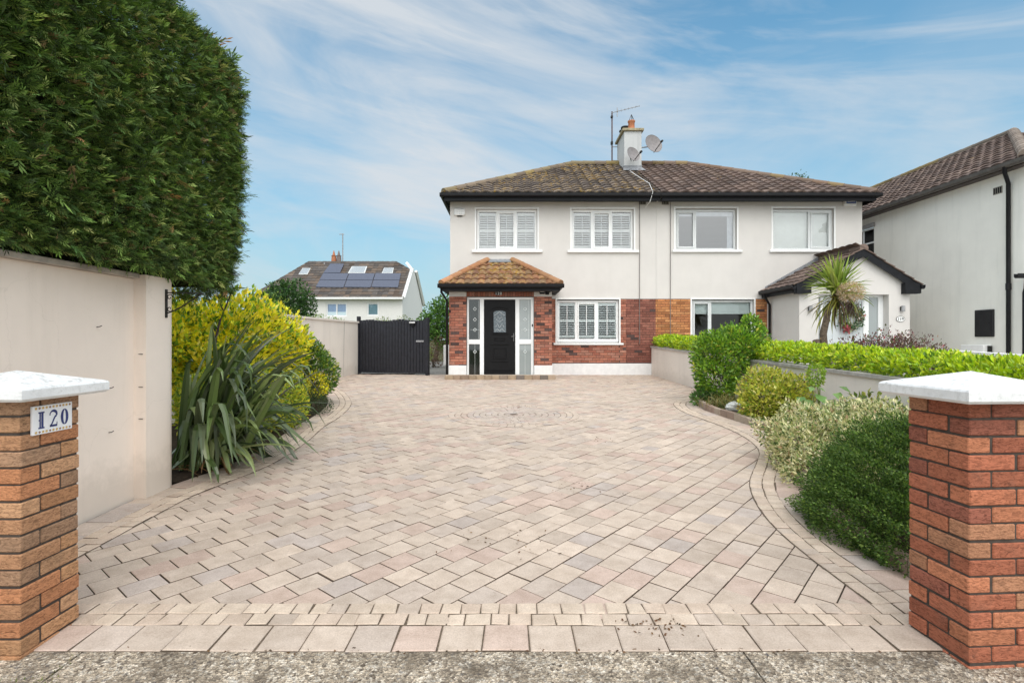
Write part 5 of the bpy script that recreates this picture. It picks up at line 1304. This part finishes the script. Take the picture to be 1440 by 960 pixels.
# --- phormium
t_ = thing('flax_plant', 'large grey green New Zealand flax with drooping strap leaves by the wall pillar', 'plant', (-3.3, 5.75, gz(5.75)+.03))
Vs, Cs = [], []
def strap(base, az_, el_, Lg, wd, droop, col, tw=0.):
    n = 12; p_ = np.array(base, float); th_ = el_; pts = [p_.copy()]; st_ = Lg/n; dirs = []; flax = abs(base[0]+3.3) < .7
    for i in range(n):
        s_ = i/n; th2 = th_-droop*(s_**1.8)
        d_ = np.array((math.cos(th2)*math.cos(az_+tw*s_), math.cos(th2)*math.sin(az_+tw*s_), math.sin(th2))); p_ = p_+d_*st_
        pts.append(p_.copy()); dirs.append(d_)
    dirs.append(dirs[-1]); pts = np.array(pts); dirs = np.array(dirs)
    if flax and ((pts[:, 1] < 5.16) & (pts[:, 0] < -3.02)).any(): return
    g_ = np.array([gz(y)+.03 for y in pts[:, 1]]); pts[:, 2] = np.maximum(pts[:, 2], g_+.01*rng.random())
    sd_ = unit(np.cross(dirs, np.array((0.0, 0, 1.))+rng.normal(0, .35, 3))); up_ = np.cross(sd_, dirs)
    prof = np.array([.55, .75, .9, 1, 1, 1, .98, .93, .85, .72, .52, .28, .03])*wd/2
    for i in range(n):
        for s2 in (1, -1):
            a, b_ = pts[i], pts[i+1]
            e0 = pts[i]+sd_[i]*prof[i]*s2+up_[i]*prof[i]*.45; e1_ = pts[i+1]+sd_[i+1]*prof[i+1]*s2+up_[i+1]*prof[i+1]*.45
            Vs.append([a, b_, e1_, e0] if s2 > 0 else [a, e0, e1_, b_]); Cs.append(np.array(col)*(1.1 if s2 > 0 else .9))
FC = [(.065,.105,.03), (.085,.125,.045), (.045,.07,.026), (.13,.19,.055), (.10,.125,.07), (.24,.30,.12)]
for k in range(60):
    az_ = rng.uniform(-1.45, 1.25) if k < 50 else rng.uniform(-1.4, 2.2)
    el_ = rng.uniform(.45, 1.5); ln = rng.uniform(.9, 1.55)
    strap((-3.32+rng.normal(0, .13), 5.72+rng.normal(0, .2), gz(5.7)+.03), az_, el_, ln, rng.uniform(.05, .085), rng.uniform(1.1, 3.0)*(.6+.4*(el_ < 1.2)), np.array(FC[rng.choice(6)])*rng.normal(1, .12), rng.normal(0, .35))
# some leaves that stand out in the picture: upright ones and long ones over the drive
for az_, el_, ln, dr_ in ((.9, 1.28, 1.75, .9), (.3, 1.15, 1.7, 1.1), (-.1, .95, 1.6, .8), (-.2, .55, 1.45, .75), (-.35, .35, 1.4, .5), (-.6, .75, 1.5, 1.6), (-.9, 1.0, 1.5, 2.4), (-1.2, 1.1, 1.5, 2.6), (-1.5, 1.0, 1.45, 2.5), (.1, .7, 1.5, .9), (-1.05, .9, 1.45, 2.3), (-.75, .85, 1.55, 2.2)):
    strap((-3.25+rng.normal(0, .08), 5.7+rng.normal(0, .12), gz(5.7)+.03), az_, el_, ln, .085, dr_, np.array(FC[rng.choice(6)])*rng.normal(1.05, .1))
def bent(base, az_, el_, Lg, wd, s0, fin, col):
    n = 14; p_ = np.array(base, float); pts = [p_.copy()]; dirs = []
    for i in range(n):
        u_ = min(max((i/n-s0)/.28, 0), 1); th2 = el_-.25*i/n+(fin-el_)*(u_*u_*(3-2*u_))
        d_ = np.array((math.cos(th2)*math.cos(az_), math.cos(th2)*math.sin(az_), math.sin(th2))); p_ = p_+d_*Lg/n; pts.append(p_.copy()); dirs.append(d_)
    dirs.append(dirs[-1]); pts = np.array(pts); dirs = np.array(dirs)
    if ((pts[:, 1] < 5.16) & (pts[:, 0] < -3.02)).any(): return
    pts[:, 2] = np.maximum(pts[:, 2], np.array([gz(y)+.035 for y in pts[:, 1]]))
    hz = np.array((-math.sin(az_), math.cos(az_), 0.))+rng.normal(0, .25, 3); sd_ = unit(hz[None]-dirs*(dirs@hz)[:, None]); up_ = np.cross(sd_, dirs)
    prof = np.array([.5, .7, .85, .95, 1, 1, 1, 1, .97, .92, .84, .72, .54, .3, .03])*wd/2
    for i in range(n):
        for s2 in (1, -1):
            e0 = pts[i]+sd_[i]*prof[i]*s2+up_[i]*prof[i]*.35; e1_ = pts[i+1]+sd_[i+1]*prof[i+1]*s2+up_[i+1]*prof[i+1]*.35
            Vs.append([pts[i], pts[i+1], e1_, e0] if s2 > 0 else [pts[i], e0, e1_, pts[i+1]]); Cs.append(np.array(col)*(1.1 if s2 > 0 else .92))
for k in range(125):
    az_ = rng.uniform(-1.4, .6); el_ = rng.uniform(.7, 1.5)
    bent((-3.30+rng.normal(0, .15), 5.72+rng.normal(0, .22), gz(5.7)+.04), az_, el_, rng.uniform(.95, 1.75), rng.uniform(.05, .085), rng.uniform(.25, .75), rng.uniform(-1.5, -.2), np.array(FC[rng.choice(6)])*rng.normal(1, .14))
for k in range(36):    # tall leaves against the wall end
    strap((-3.28+rng.normal(0, .12), 5.7+rng.normal(0, .2), gz(5.7)+.04), rng.uniform(-1.2, 1.5), rng.uniform(.95, 1.5), rng.uniform(1.3, 1.95), rng.uniform(.055, .082), rng.uniform(.5, 1.35), np.array(FC[rng.choice(6)])*rng.normal(1, .14))
for k in range(26):    # dead leaves round the foot
    strap((-3.25+rng.normal(0, .12), 5.55+rng.normal(0, .2), gz(5.6)+.05), rng.uniform(-2.2, .3), rng.uniform(.05, .6), rng.uniform(.35, .8), .03, 1.6, np.array((.26,.15,.07))*rng.normal(1, .2))
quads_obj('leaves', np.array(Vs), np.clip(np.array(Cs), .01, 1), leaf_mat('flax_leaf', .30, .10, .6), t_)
fsx = MB(); fsx.tube([at(303, 478, 5.9), at(309, 452, 5.95), at(318, 430, 6.0), at(328, 405, 6.05)], .012, 6, r1=.007); fsx.tube([at(300, 560, 5.85), at(303, 478, 5.9)], .013, 6)
for q in ((314, 432), (330, 404), (303, 462)): fsx.tube([at(q[0], q[1]+4, 6.0), at(q[0]-5, q[1]-6, 5.98)], .009, 5, r1=.003)
fsx.build('flower_stalk', plain('dead_stalk', (.05, .03, .03), .8), t_)

# --- left shrubs
YEL = [(.88,.70,.03,5), (.80,.70,.05,4), (.52,.58,.05,2.5), (.16,.27,.03,1.4), (.72,.62,.12,1.2)]
GRN = [(.07,.15,.025,4), (.11,.21,.035,4), (.17,.29,.05,2), (.045,.10,.02,3)]
shrub('golden_shrub', 'tall golden yellow leaved shrub behind the flax plant', 'shrub', [(-4.35,8.2,1.25,.72,.8,.76), (-4.05,8.8,1.3,.6,.7,.66), (-4.75,7.5,1.3,.6,.7,.75), (-3.95,9.2,1.2,.42,.5,.42), (-4.15,7.8,.7,.65,.8,.6)], 19000, .092, .05, YEL+[(.16,.30,.03,2.0), (.06,.13,.02,.8)], bumpy=.24, freq=5, spread=.9, shell=.55, up=.7)
shrub('wispy_shrub', 'loose pale green shrub with upright shoots above the golden one', 'shrub', [(-4.45,9.6,1.85,.28,.3,.55), (-4.2,9.8,1.7,.3,.3,.45), (-4.75,9.5,1.9,.2,.2,.5)], 1400, .05, .02, [(.22,.32,.05,3), (.30,.38,.10,2), (.12,.2,.04,2)], bumpy=.3, shell=.8)
shrub('golden_shrub', 'lower yellow green variegated shrub beside the flax leaf tips', 'shrub', [(-3.42,7.0,.62,.42,.5,.42), (-3.25,7.6,.55,.36,.45,.40), (-3.6,6.5,.6,.4,.4,.45)], 9500, .06, .026, [(.46,.50,.06,4), (.60,.54,.05,3), (.26,.38,.05,3), (.12,.22,.03,1.5)], bumpy=.15, freq=7, spread=1.1)
shrub('green_shrub', 'rounded green shrub with yellow tips against the cream boundary wall', 'shrub', [(-3.8,9.9,1.0,.5,.5,.46), (-3.6,9.8,.75,.42,.4,.4), (-4.1,10.1,.95,.4,.4,.4)], 7500, .062, .032, GRN+[(.30,.36,.05,2), (.52,.46,.03,.8)], mat=M_gloss, bumpy=.14, freq=6)
shrub('low_shrub', 'low dark fine leaved shrub at the curve of the left bed', 'shrub', [(-3.42,8.75,.40,.33,.36,.26), (-3.25,8.9,.32,.28,.3,.2)], 4200, .026, .011, [(.03,.055,.02,4), (.05,.085,.03,3), (.07,.10,.05,1)], bumpy=.1)
shrub('golden_shrub', 'small yellow shrub tuft at the foot of the green shrub', 'shrub', [(-3.45,9.5,.62,.2,.22,.24)], 700, .05, .024, YEL)

# --- right: clipped hedge on the boundary wall
t_ = thing('boundary_wall', 'low cream rendered wall beneath the lime green hedge', 'wall', (4.3, 9, .2))
w_, c_ = MB(), MB(); wpts = [(4.09, 15.85), (4.30, 11.3), (4.42, 9.5), (4.44, 5.9), (4.44, 2.5)]
wall_run(w_, c_, wpts, .2, lambda y: gz(y)+.80+.06*max(0, (9-y)/5), .035, .045)
w_.build('wall_panel', M_gwall2, t_); c_.build('coping', plain('stone_coping', (.42, .40, .37), .9, var=.3, bmp=.4), t_)
t_ = thing('clipped_hedge', 'lime green clipped laurel hedge along the top of the right boundary wall', 'hedge', (4.75, 9, .2))
pl_ = spline([(4.42, 15.75), (4.62, 11.3), (4.78, 9.3), (4.82, 5.9), (4.84, 3.2)], .02); n = 24000
i = rng.integers(0, len(pl_), n); f = rng.random(n); c = pl_[i]
hw = .30; hh = .15
hb = np.array([gz(y) for y in c[:, 1]])+1.0-.0*np.clip(9-c[:, 1], 0, 9)
an = rng.uniform(-.75, math.pi+.3, n); rr = (1-.4*rng.random(n)**2)*(1+.10*np.sin(c[:, 1]*4.3)+.08*np.sin(c[:, 1]*9.7+1))
P = np.stack([c[:, 0]-np.cos(an)*hw*rr*1.05, c[:, 1]+rng.normal(0, .03, n), hb+np.sin(an)*hh*rr*1.1-.02], 1)
O_ = np.stack([-np.cos(an), np.zeros(n), np.sin(an)*1.], 1)
D = O_*.8+np.array((0, 0, .5))+rng.normal(0, .7, (n, 3)); Ls = .070*rng.uniform(.55, 1.3, n)
LIME = [(.50,.62,.022,4), (.40,.55,.024,4), (.27,.42,.026,3), (.60,.64,.05,2), (.12,.22,.02,1.8)]
V, CC = leaf_quads(P, D, Ls, Ls*.5, palette(n, LIME), .3, .15); quads_obj('foliage', V, CC, M_gloss, t_)
mb = MB()
for k in range(10, len(pl_), 18): mb.tube([(pl_[k][0], pl_[k][1], gz(pl_[k][1])), (pl_[k][0]+.02, pl_[k][1], gz(pl_[k][1])+1.05)], .014, 5)
mb.build('stems', M_bark, t_)

shrub('green_shrub', 'tall bright green glossy shrub in front of the right boundary wall', 'shrub', [(4.0,10.1,1.15,.52,.42,.48), (3.75,9.95,.75,.4,.36,.4), (4.35,10.1,1.32,.40,.36,.36), (4.5,10.2,1.62,.2,.18,.24), (3.72,10.1,1.2,.35,.35,.34)], 8000, .075, .036, [(.15,.29,.03,4), (.22,.38,.035,4), (.31,.46,.05,2), (.07,.16,.025,2.5), (.45,.45,.06,.6)], mat=M_gloss, bumpy=.16, freq=6)
t_ = thing('cordyline_plant', 'bronze spiky leaved plant behind the tall green shrub', 'plant', (4.75, 10.9, .9)); Vs, Cs = [], []
for k in range(46): strap((4.75+rng.normal(0, .05), 10.9+rng.normal(0, .05), 1.0), rng.uniform(0, 6.28), rng.uniform(.3, 1.4), rng.uniform(.5, .85), .022, rng.uniform(.2, .9), np.array([(.24,.13,.07), (.22,.2,.06), (.3,.2,.1)][rng.choice(3)])*rng.normal(1, .15))
quads_obj('leaves', np.array(Vs), np.clip(np.array(Cs), .01, 1), M_leaf, t_)
mb = MB(); mb.tube([(4.75, 10.9, .2), (4.75, 10.9, 1.05)], .04, 7); mb.build('stem', M_bark, t_)
shrub('variegated_shrub', 'small yellow and green variegated shrub above the curved kerb', 'shrub', [(4.0,8.5,.62,.38,.38,.36), (3.75,8.2,.45,.28,.28,.28), (4.15,8.1,.5,.34,.34,.36)], 6500, .06, .032, [(.52,.50,.08,4), (.40,.45,.06,3), (.17,.26,.04,1.6), (.64,.58,.2,1.5), (.25,.15,.07,.4)], bumpy=.16, freq=7)
# grassy tuft
t_ = thing('grass_tuft', 'olive brown grassy tuft edging the right bed by the white stone', 'grass', (3.68, 9.35, gz(9.3)+.06)); Vs, Cs = [], []
for k in range(420):
    bx_, by_ = 3.72+rng.normal(0, .17), 9.35+rng.normal(0, .22)
    strap((bx_, by_, gz(by_)+.06), rng.uniform(0, 6.28), rng.uniform(.5, 1.4), rng.uniform(.16, .34), .012, rng.uniform(.6, 1.8), np.array([(.26,.22,.08), (.18,.18,.05), (.32,.27,.13), (.13,.16,.05)][rng.choice(4)])*rng.normal(1, .15))
quads_obj('blades', np.array(Vs), np.clip(np.array(Cs), .01, 1), M_leaf, t_)
shrub('leafy_weed', 'small dark green leafy plant on the corner of the right kerb', 'plant', [(3.47,9.85,.36,.2,.2,.14), (3.55,10.05,.42,.16,.16,.14)], 420, .085, .035, [(.06,.14,.03,3), (.09,.19,.04,2)], shell=.8, droop=.3)
# white stone
st_ = MB(); q = at(1033, 576, 8.95); q.z = gz(8.95)+.12
u_, v_ = 10, 7
vs = []
for j in range(v_):
    for i in range(u_):
        a, b_ = 2*math.pi*i/u_, math.pi*j/(v_-1); r_ = 1+.13*math.sin(3*a+j)+.08*math.cos(2*a-2*j)
        vs.append((q.x+.15*r_*math.cos(a)*math.sin(b_), q.y+.11*r_*math.sin(a)*math.sin(b_), q.z+.085*r_*math.cos(b_)))
st_.mesh(vs, [(j*u_+i, j*u_+(i+1)%u_, (j+1)*u_+(i+1)%u_, (j+1)*u_+i) for j in range(v_-1) for i in range(u_)])
tag(st_.build('white_stone', plain('quartz', (.76, .76, .74), .7, var=.15, bmp=.6, bscale=12), None, tuple(q)), 'white quartz stone lying behind the kerb in the right bed', 'stone')
# kerb edging of the right bed
kb = MB(); Qk = RIGHT_BED; Nk = normals2(Qk); KC = [(.36,.29,.23), (.40,.33,.26), (.31,.25,.2), (.34,.25,.2)]
L_ = np.concatenate([[0], np.cumsum(np.linalg.norm(np.diff(Qk, axis=0), axis=1))]); s_ = .5
if (Qk+Nk*.1)[60, 0] < Qk[60, 0]: Nk = -Nk
while s_ < L_[-1]-.1:
    f = lambda s, o: np.array([np.interp(s, L_, Qk[:, k]+Nk[:, k]*o) for k in (0, 1)])
    a, b_ = s_+.004, s_+.196; h_ = .115+rng.normal(0, .004)
    pts = [f(a, 0), f(b_, 0), f(b_, .075), f(a, .075)]; ins = [f(a+.006, .008), f(b_-.006, .008), f(b_-.006, .067), f(a+.006, .067)]
    vs = [(p_[0], p_[1], gz(p_[1])-.02) for p_ in pts]+[(p_[0], p_[1], gz(p_[1])+h_-.008) for p_ in pts]+[(p_[0], p_[1], gz(p_[1])+h_) for p_ in ins]
    kb.mesh(vs, [(k, (k+1)%4, 4+(k+1)%4, 4+k) for k in range(4)]+[(4+k, 4+(k+1)%4, 8+(k+1)%4, 8+k) for k in range(4)]+[(8, 9, 10, 11)], tuple(np.array(KC[rng.choice(4)])*rng.normal(1, .08)))
    s_ += .2
tag(kb.build('kerb', M_paver), kind='structure')

shrub('variegated_shrub', 'wide cream and grey green variegated shrub left of the right gate pier', 'shrub', [(3.3,5.75,.36,.62,.62,.36), (3.75,5.5,.40,.5,.55,.40), (2.95,5.45,.3,.34,.4,.3), (3.45,5.15,.36,.5,.45,.36), (3.9,6.2,.42,.42,.42,.30), (2.85,5.0,.2,.3,.3,.22)], 26000, .05, .018, [(.74,.68,.45,4), (.60,.57,.35,3), (.28,.33,.14,2.4), (.10,.15,.05,2.2), (.42,.28,.18,.6)], bumpy=.13, freq=7, spread=1.2, droop=.2)
shrub('green_shrub', 'leggy yellow green shoots behind the cream variegated shrub', 'shrub', [(4.08,6.2,.66,.2,.22,.24), (4.22,5.85,.6,.18,.22,.22)], 260, .075, .04, [(.22,.28,.06,3), (.32,.33,.09,2), (.12,.18,.04,2)], shell=.9, bumpy=.3)
# hydrangea-like plant with one tall head
t_ = thing('hydrangea', 'hydrangea with one pale green flower head above large round leaves', 'plant', (3.75, 6.6, gz(6.6)+.06))
hd = at(1147, 527, 6.6); P = hd+Vector((0, 0, 0)); n = 520
u = unit(rng.normal(size=(n, 3))); PP = np.array(hd)+u*np.array((.10, .10, .14))*rng.uniform(.6, 1, (n, 1))
V, CC = leaf_quads(PP, u+rng.normal(0, .5, (n, 3)), .034*rng.uniform(.7, 1.2, n), .024, palette(n, [(.22,.36,.04,3), (.30,.42,.06,2), (.40,.42,.14,1)]), .15, .1); quads_obj('flower_head', V, CC, M_leaf, t_)
PP, DD, LL = [], [], []
for (x, y, s_, dx) in ((1138, 566, .24, -.9), (1168, 566, .24, .9), (1150, 556, .2, .2), (1142, 545, .1, -.6), (1153, 546, .11, .8), (1128, 560, .15, -1), (1178, 556, .16, 1), (1185, 545, .14, .7)):
    q = at(x, y, 6.5); PP.append(q); DD.append((dx, -.6, -.35)); LL.append(s_)
PP, DD, LL = np.array(PP), np.array(DD, float), np.array(LL); V, CC = leaf_quads(PP-DD*LL[:, None]*.3, DD, LL, LL*.8, palette(len(PP), [(.14,.25,.07,2), (.18,.29,.10,1)]), .12, .15, np.array((0, -.6, 1.))+rng.normal(0, .2, (len(PP), 3))); quads_obj('leaves', V, CC, M_leaf, t_)
mb = MB(); mb.tube([(3.72, 6.6, gz(6.6)), at(1152, 560, 6.6), at(1149, 538, 6.6), hd], .009, 6, r1=.006)
for q in PP[:5]: mb.tube([(3.75, 6.6, gz(6.6)+.1), Vector(q)], .006, 5)
mb.build('stem', plain('green_stem', (.16, .2, .06), .6), t_)
# dark green mound by the pier
shrub('mound_shrub', 'dense dark green mounded shrub tucked behind the right gate pier', 'shrub', [(2.72,3.95,.12,.56,.56,.55), (2.95,4.1,.3,.55,.5,.52), (2.62,3.55,.06,.42,.4,.42), (2.9,3.5,.2,.5,.42,.48), (3.1,3.9,.45,.42,.4,.42), (2.45,3.78,.1,.32,.42,.34), (2.5,3.35,.06,.25,.3,.28)], 140000, .021, .0105, [(.075,.14,.03,4), (.11,.19,.04,4), (.19,.28,.06,2.2), (.04,.08,.02,3)], mat=M_leaf, bumpy=.08, freq=17, shell=.2, up=-.1, spread=.6, core=True)
co = MB()

# --- neighbour's garden
t_ = thing('cabbage_palm', 'cabbage palm with spiky green crown and pale flower plume before the gabled porch', 'tree', (6.62, 11.5, gz(11.5)))
tr = MB(); tr.tube([(6.70, 11.5, .1), (6.66, 11.5, 1.0), (6.62, 11.5, 1.55), (6.72, 11.5, 2.0), (6.88, 11.5, 2.45)], .09, 10, r1=.055); tr.tube([(6.66, 11.48, .8), (6.5, 11.45, 1.15), (6.42, 11.42, 1.42)], .085, 9, r1=.07); tr.build('trunk', M_bark, t_)
Vs, Cs = [], []; cc = (6.92, 11.5, 2.5)
for k in range(150):
    el_ = rng.uniform(-.1, 1.5); strap((cc[0]+rng.normal(0, .04), cc[1]+rng.normal(0, .04), cc[2]+rng.uniform(-.15, .1)), rng.uniform(0, 6.28), el_, rng.uniform(.55, .82), .042, rng.uniform(.05, .5)*(1 if el_ > .4 else 1.6), np.array([(.24,.32,.06), (.32,.38,.08), (.17,.25,.05), (.42,.44,.15)][rng.choice(4)])*rng.normal(1, .12))
for k in range(70):
    strap((cc[0]+rng.normal(0, .06), cc[1]+rng.normal(0, .06), cc[2]-rng.uniform(.05, .3)), rng.uniform(0, 6.28), rng.uniform(-1.2, -.1), rng.uniform(.5, .85), .035, rng.uniform(.5, 1.2), np.array([(.26,.26,.06), (.34,.28,.05), (.18,.22,.06), (.12,.08,.05)][rng.choice(4)])*rng.normal(1, .15))
quads_obj('crown', np.array(Vs), np.clip(np.array(Cs), .01, 1), M_leaf, t_)
n = 1500; pc = at(1196, 411, 11.2); u = unit(rng.normal(size=(n, 3))); PP = np.array(pc)+u*np.array((.26, .22, .22))*(rng.random((n, 1))**.4)
V, CC = leaf_quads(PP, u+rng.normal(0, .6, (n, 3)), .045, .018, palette(n, [(.62,.46,.36,3), (.7,.58,.46,2), (.45,.33,.2,2)])); quads_obj('flower_plume', V, CC, M_leaf, t_)
Vs, Cs = [], []; pc = at(1196, 420, 11.2)
for k in range(60): strap((pc.x+rng.normal(0, .1), pc.y+rng.normal(0, .08), pc.z-.05), rng.uniform(0, 6.28), rng.uniform(-1.5, -.7), rng.uniform(.3, .62), .012, .4, np.array((.085,.05,.045))*rng.normal(1, .25))
quads_obj('spent_stalks', np.array(Vs), np.clip(np.array(Cs), .01, 1), M_leaf, t_)
shrub('purple_shrub', 'purple leaved shrub with crimson flowers before the neighbouring porch', 'shrub', [(7.5,11.6,1.08,.45,.4,.42), (8.1,11.7,1.12,.5,.4,.45), (8.75,11.8,1.02,.5,.4,.42), (7.0,11.6,.95,.3,.3,.35), (9.4,12.0,.95,.4,.3,.34), (8.5,11.7,1.3,.25,.25,.28)], 7500, .06, .028, [(.16,.08,.09,4), (.12,.07,.07,3), (.20,.13,.12,2), (.10,.13,.04,1.5), (.42,.05,.09,.5), (.5,.38,.3,.5)], bumpy=.25, freq=8, shell=.7)
shrub('low_shrub', 'dry brown and cream plant at the foot of the cabbage palm', 'shrub', [(6.55,11.3,1.0,.26,.22,.36), (6.95,11.3,.95,.2,.2,.3)], 700, .05, .022, [(.30,.22,.12,3), (.14,.1,.06,2), (.42,.36,.2,1)], shell=.9, bumpy=.25)
# wreath on the pale door
t_ = thing('door_wreath', 'green and white flower wreath with pink bow on the pale door', 'wreath', (qx(1200), QY+.17, qz(448)))
n = 700; a = rng.uniform(0, 6.28, n); rr = .25+rng.normal(0, .05, n); PP = np.stack([qx(1202)+rr*np.cos(a), np.full(n, QY+.13)+rng.normal(0, .03, n), qz(447)+rr*np.sin(a)], 1)
V, CC = leaf_quads(PP, rng.normal(size=(n, 3)), .085, .045, palette(n, [(.05,.13,.06,4), (.09,.18,.08,3), (.7,.68,.62,2.5), (.5,.2,.2,.4)])); quads_obj('foliage_ring', V, CC, M_leaf, t_)
n = 60; PP = np.array((qx(1193), QY+.1, qz(462)))+rng.normal(0, .045, (n, 3)); V, CC = leaf_quads(PP, rng.normal(size=(n, 3)), .08, .05, palette(n, [(.45,.1,.13,1)])); quads_obj('bow', V, CC, M_leaf, t_)

# --- background trees
def tree(name, label, base, lobes, n, L, Wd, pal, group=None, shell=.7, bumpy=.2, trunk=.12):
    t_ = thing(name, label, 'tree', base, group)
    P, O_ = lobes_pts(lobes, n, shell, bumpy, 2.5); n = len(P); Ls = L*rng.uniform(.6, 1.3, n)
    V, CC = leaf_quads(P, O_*.5+rng.normal(0, .6, (n, 3))+np.array((0, 0, .1)), Ls, Wd*Ls/L, palette(n, pal, .2)); quads_obj('crown', V, CC, M_leaf, t_)
    mb = MB(); b_ = Vector(base); top_ = Vector(np.mean(np.array(lobes)[:, :3], 0)); mb.tube([b_, b_.lerp(top_, .5)+Vector((.1, 0, 0)), top_], trunk, 8, r1=trunk*.5)
    for l in lobes:
        c = Vector(l[:3]); mb.tube([b_.lerp(top_, .6), c.lerp(top_, .3)-Vector((0, 0, .1)), c, c+Vector((l[3]*.4, 0, l[5]*.6))], trunk*.45, 5, r1=trunk*.1)
        mb.tube([b_.lerp(top_, .6), c, c+Vector((-l[3]*.5, 0, l[5]*.5))], trunk*.3, 5, r1=trunk*.08)
    mb.build('trunk', M_bark, t_)
bt = at(405, 415, 27)
tree('garden_tree', 'dark green tree in front of the bungalow roof', (bt.x, 27, .4), [(bt.x,27,3.55,1.05,.9,.75), (bt.x-.8,27.2,3.2,.7,.7,.7), (bt.x+.75,27,3.0,.65,.7,.75), (bt.x+.3,26.8,2.5,.8,.7,.7), (bt.x-.2,27,4.0,.5,.5,.4)], 5200, .15, .08, [(.035,.085,.025,4), (.06,.13,.035,4), (.09,.18,.05,2), (.025,.06,.02,2)])
bt = at(611, 440, 24)
tree('garden_tree', 'bright green tree showing between the timber gate and the porch', (bt.x, 24, .4), [(bt.x,24,2.2,.75,.6,.7), (bt.x+.3,24.3,2.9,.5,.5,.5), (bt.x-.35,23.8,1.8,.6,.5,.6), (bt.x+.5,24,1.5,.6,.5,.8)], 4200, .13, .07, [(.08,.18,.03,4), (.13,.27,.05,4), (.19,.33,.07,2), (.05,.10,.03,2)])
shrub('red_shrub', 'reddish brown shrub at the end of the side passage', 'shrub', [(-2.72,19.3,1.0,.42,.4,.5), (-2.9,19.5,.75,.4,.4,.42)], 1500, .06, .025, [(.20,.11,.09,3), (.13,.08,.06,3), (.26,.17,.12,1)], bumpy=.2, shell=.7)
shrub('pale_shrub', 'pale yellow green shrub behind the gate post by the passage', 'shrub', [(-3.15,18.6,1.3,.3,.4,.6), (-3.1,18.8,.9,.3,.3,.5)], 900, .07, .035, [(.28,.32,.10,3), (.2,.26,.06,2)], bumpy=.2)
shrub('climber_top', 'pale leafy growth peeping over the top of the timber gate', 'shrub', [(-4.2,17.6,1.92,.45,.3,.2), (-3.5,17.7,1.93,.5,.3,.2), (-3.0,17.5,1.85,.3,.3,.2)], 1300, .06, .03, [(.24,.30,.10,3), (.34,.36,.18,2), (.12,.2,.05,2)], bumpy=.3, shell=.8, base=(-3.8, 17.6, .4))
shrub('climber_top', 'sparse green sprigs above the coping of the left boundary wall', 'shrub', [(-5.3,14.6,1.98,.16,.6,.10), (-5.2,15.9,1.97,.14,.5,.09)], 260, .06, .03, [(.16,.26,.06,3), (.28,.32,.1,1)], bumpy=.3, shell=.9, base=(-5.3, 15, .4))
bt = at(1105, 243, 33)
tree('distant_tree', 'thin treetop showing above the ridge of the white houses', (bt.x, 33, .4), [(bt.x-.9,33,11.15,.5,.5,.32), (bt.x,33,11.1,.7,.5,.35), (bt.x+.9,33,11.35,.5,.5,.38), (bt.x+.3,33,10.6,1.0,.6,.4)], 520, .14, .07, [(.06,.13,.05,3), (.09,.17,.07,2)], shell=.95, bumpy=.4)

# --- little things lying about
n = 150; sp_ = [(845, 620, .12), (815, 685, .16), (940, 885, .06), (735, 572, .10), (705, 765, .2), (905, 883, .05)]
PP = []
for k in range(n):
    x, y, r = sp_[rng.choice(len(sp_))]; d = (CH+.075)/(.03+(y-HY)/F); X_, Y_ = (x-CX)/F*d+rng.normal(0, r), d+rng.normal(0, r*.7); PP.append((X_, Y_, gz(Y_)+.012))
for k in range(60):
    Y_ = 2.468+rng.normal(0, .008); PP.append((rng.uniform(-1.9, 1.9), Y_, gz(Y_)+.004))
for k in range(120):
    i_ = rng.integers(0, len(RIGHT_BED)); q = RIGHT_BED[i_]; PP.append((q[0]+abs(rng.normal(.2, .15)), q[1], gz(q[1])+.07))
for k in range(70):
    i_ = rng.integers(50, 120); q = LEFT_EDGE[i_]; PP.append((q[0]+rng.normal(.05, .12), q[1], gz(q[1])+.014))
PP = np.array(PP); D = rng.normal(size=PP.shape); D[:, 2] = abs(D[:, 2])*.25
V, CC = leaf_quads(PP, D, .022*rng.uniform(.4, 1.3, len(PP)), .011, palette(len(PP), [(.15,.08,.04,3), (.22,.13,.07,2), (.09,.06,.04,2)]))
tag(quads_obj('leaf_litter', V, CC, M_leaf), kind='stuff')
n = 260; Xs = rng.choice((-1.957, -1.95, -1.965), n)+rng.normal(0, .02, n); Ys = rng.uniform(2.0, 2.45, n); PP = np.stack([Xs, Ys, np.full(n, -.02)], 1)
PP[:130, 0] = rng.normal(-2.05, .08, 130); PP[:130, 1] = rng.uniform(2.15, 2.28, 130)
V, CC = leaf_quads(PP, rng.normal(0, .5, (n, 3))+np.array((0, 0, .6)), .03*rng.uniform(.5, 1.3, n), .006, palette(n, [(.16,.2,.04,3), (.25,.24,.08,2), (.09,.12,.03,2)]))
tag(quads_obj('weeds', V, CC, M_leaf), kind='stuff')
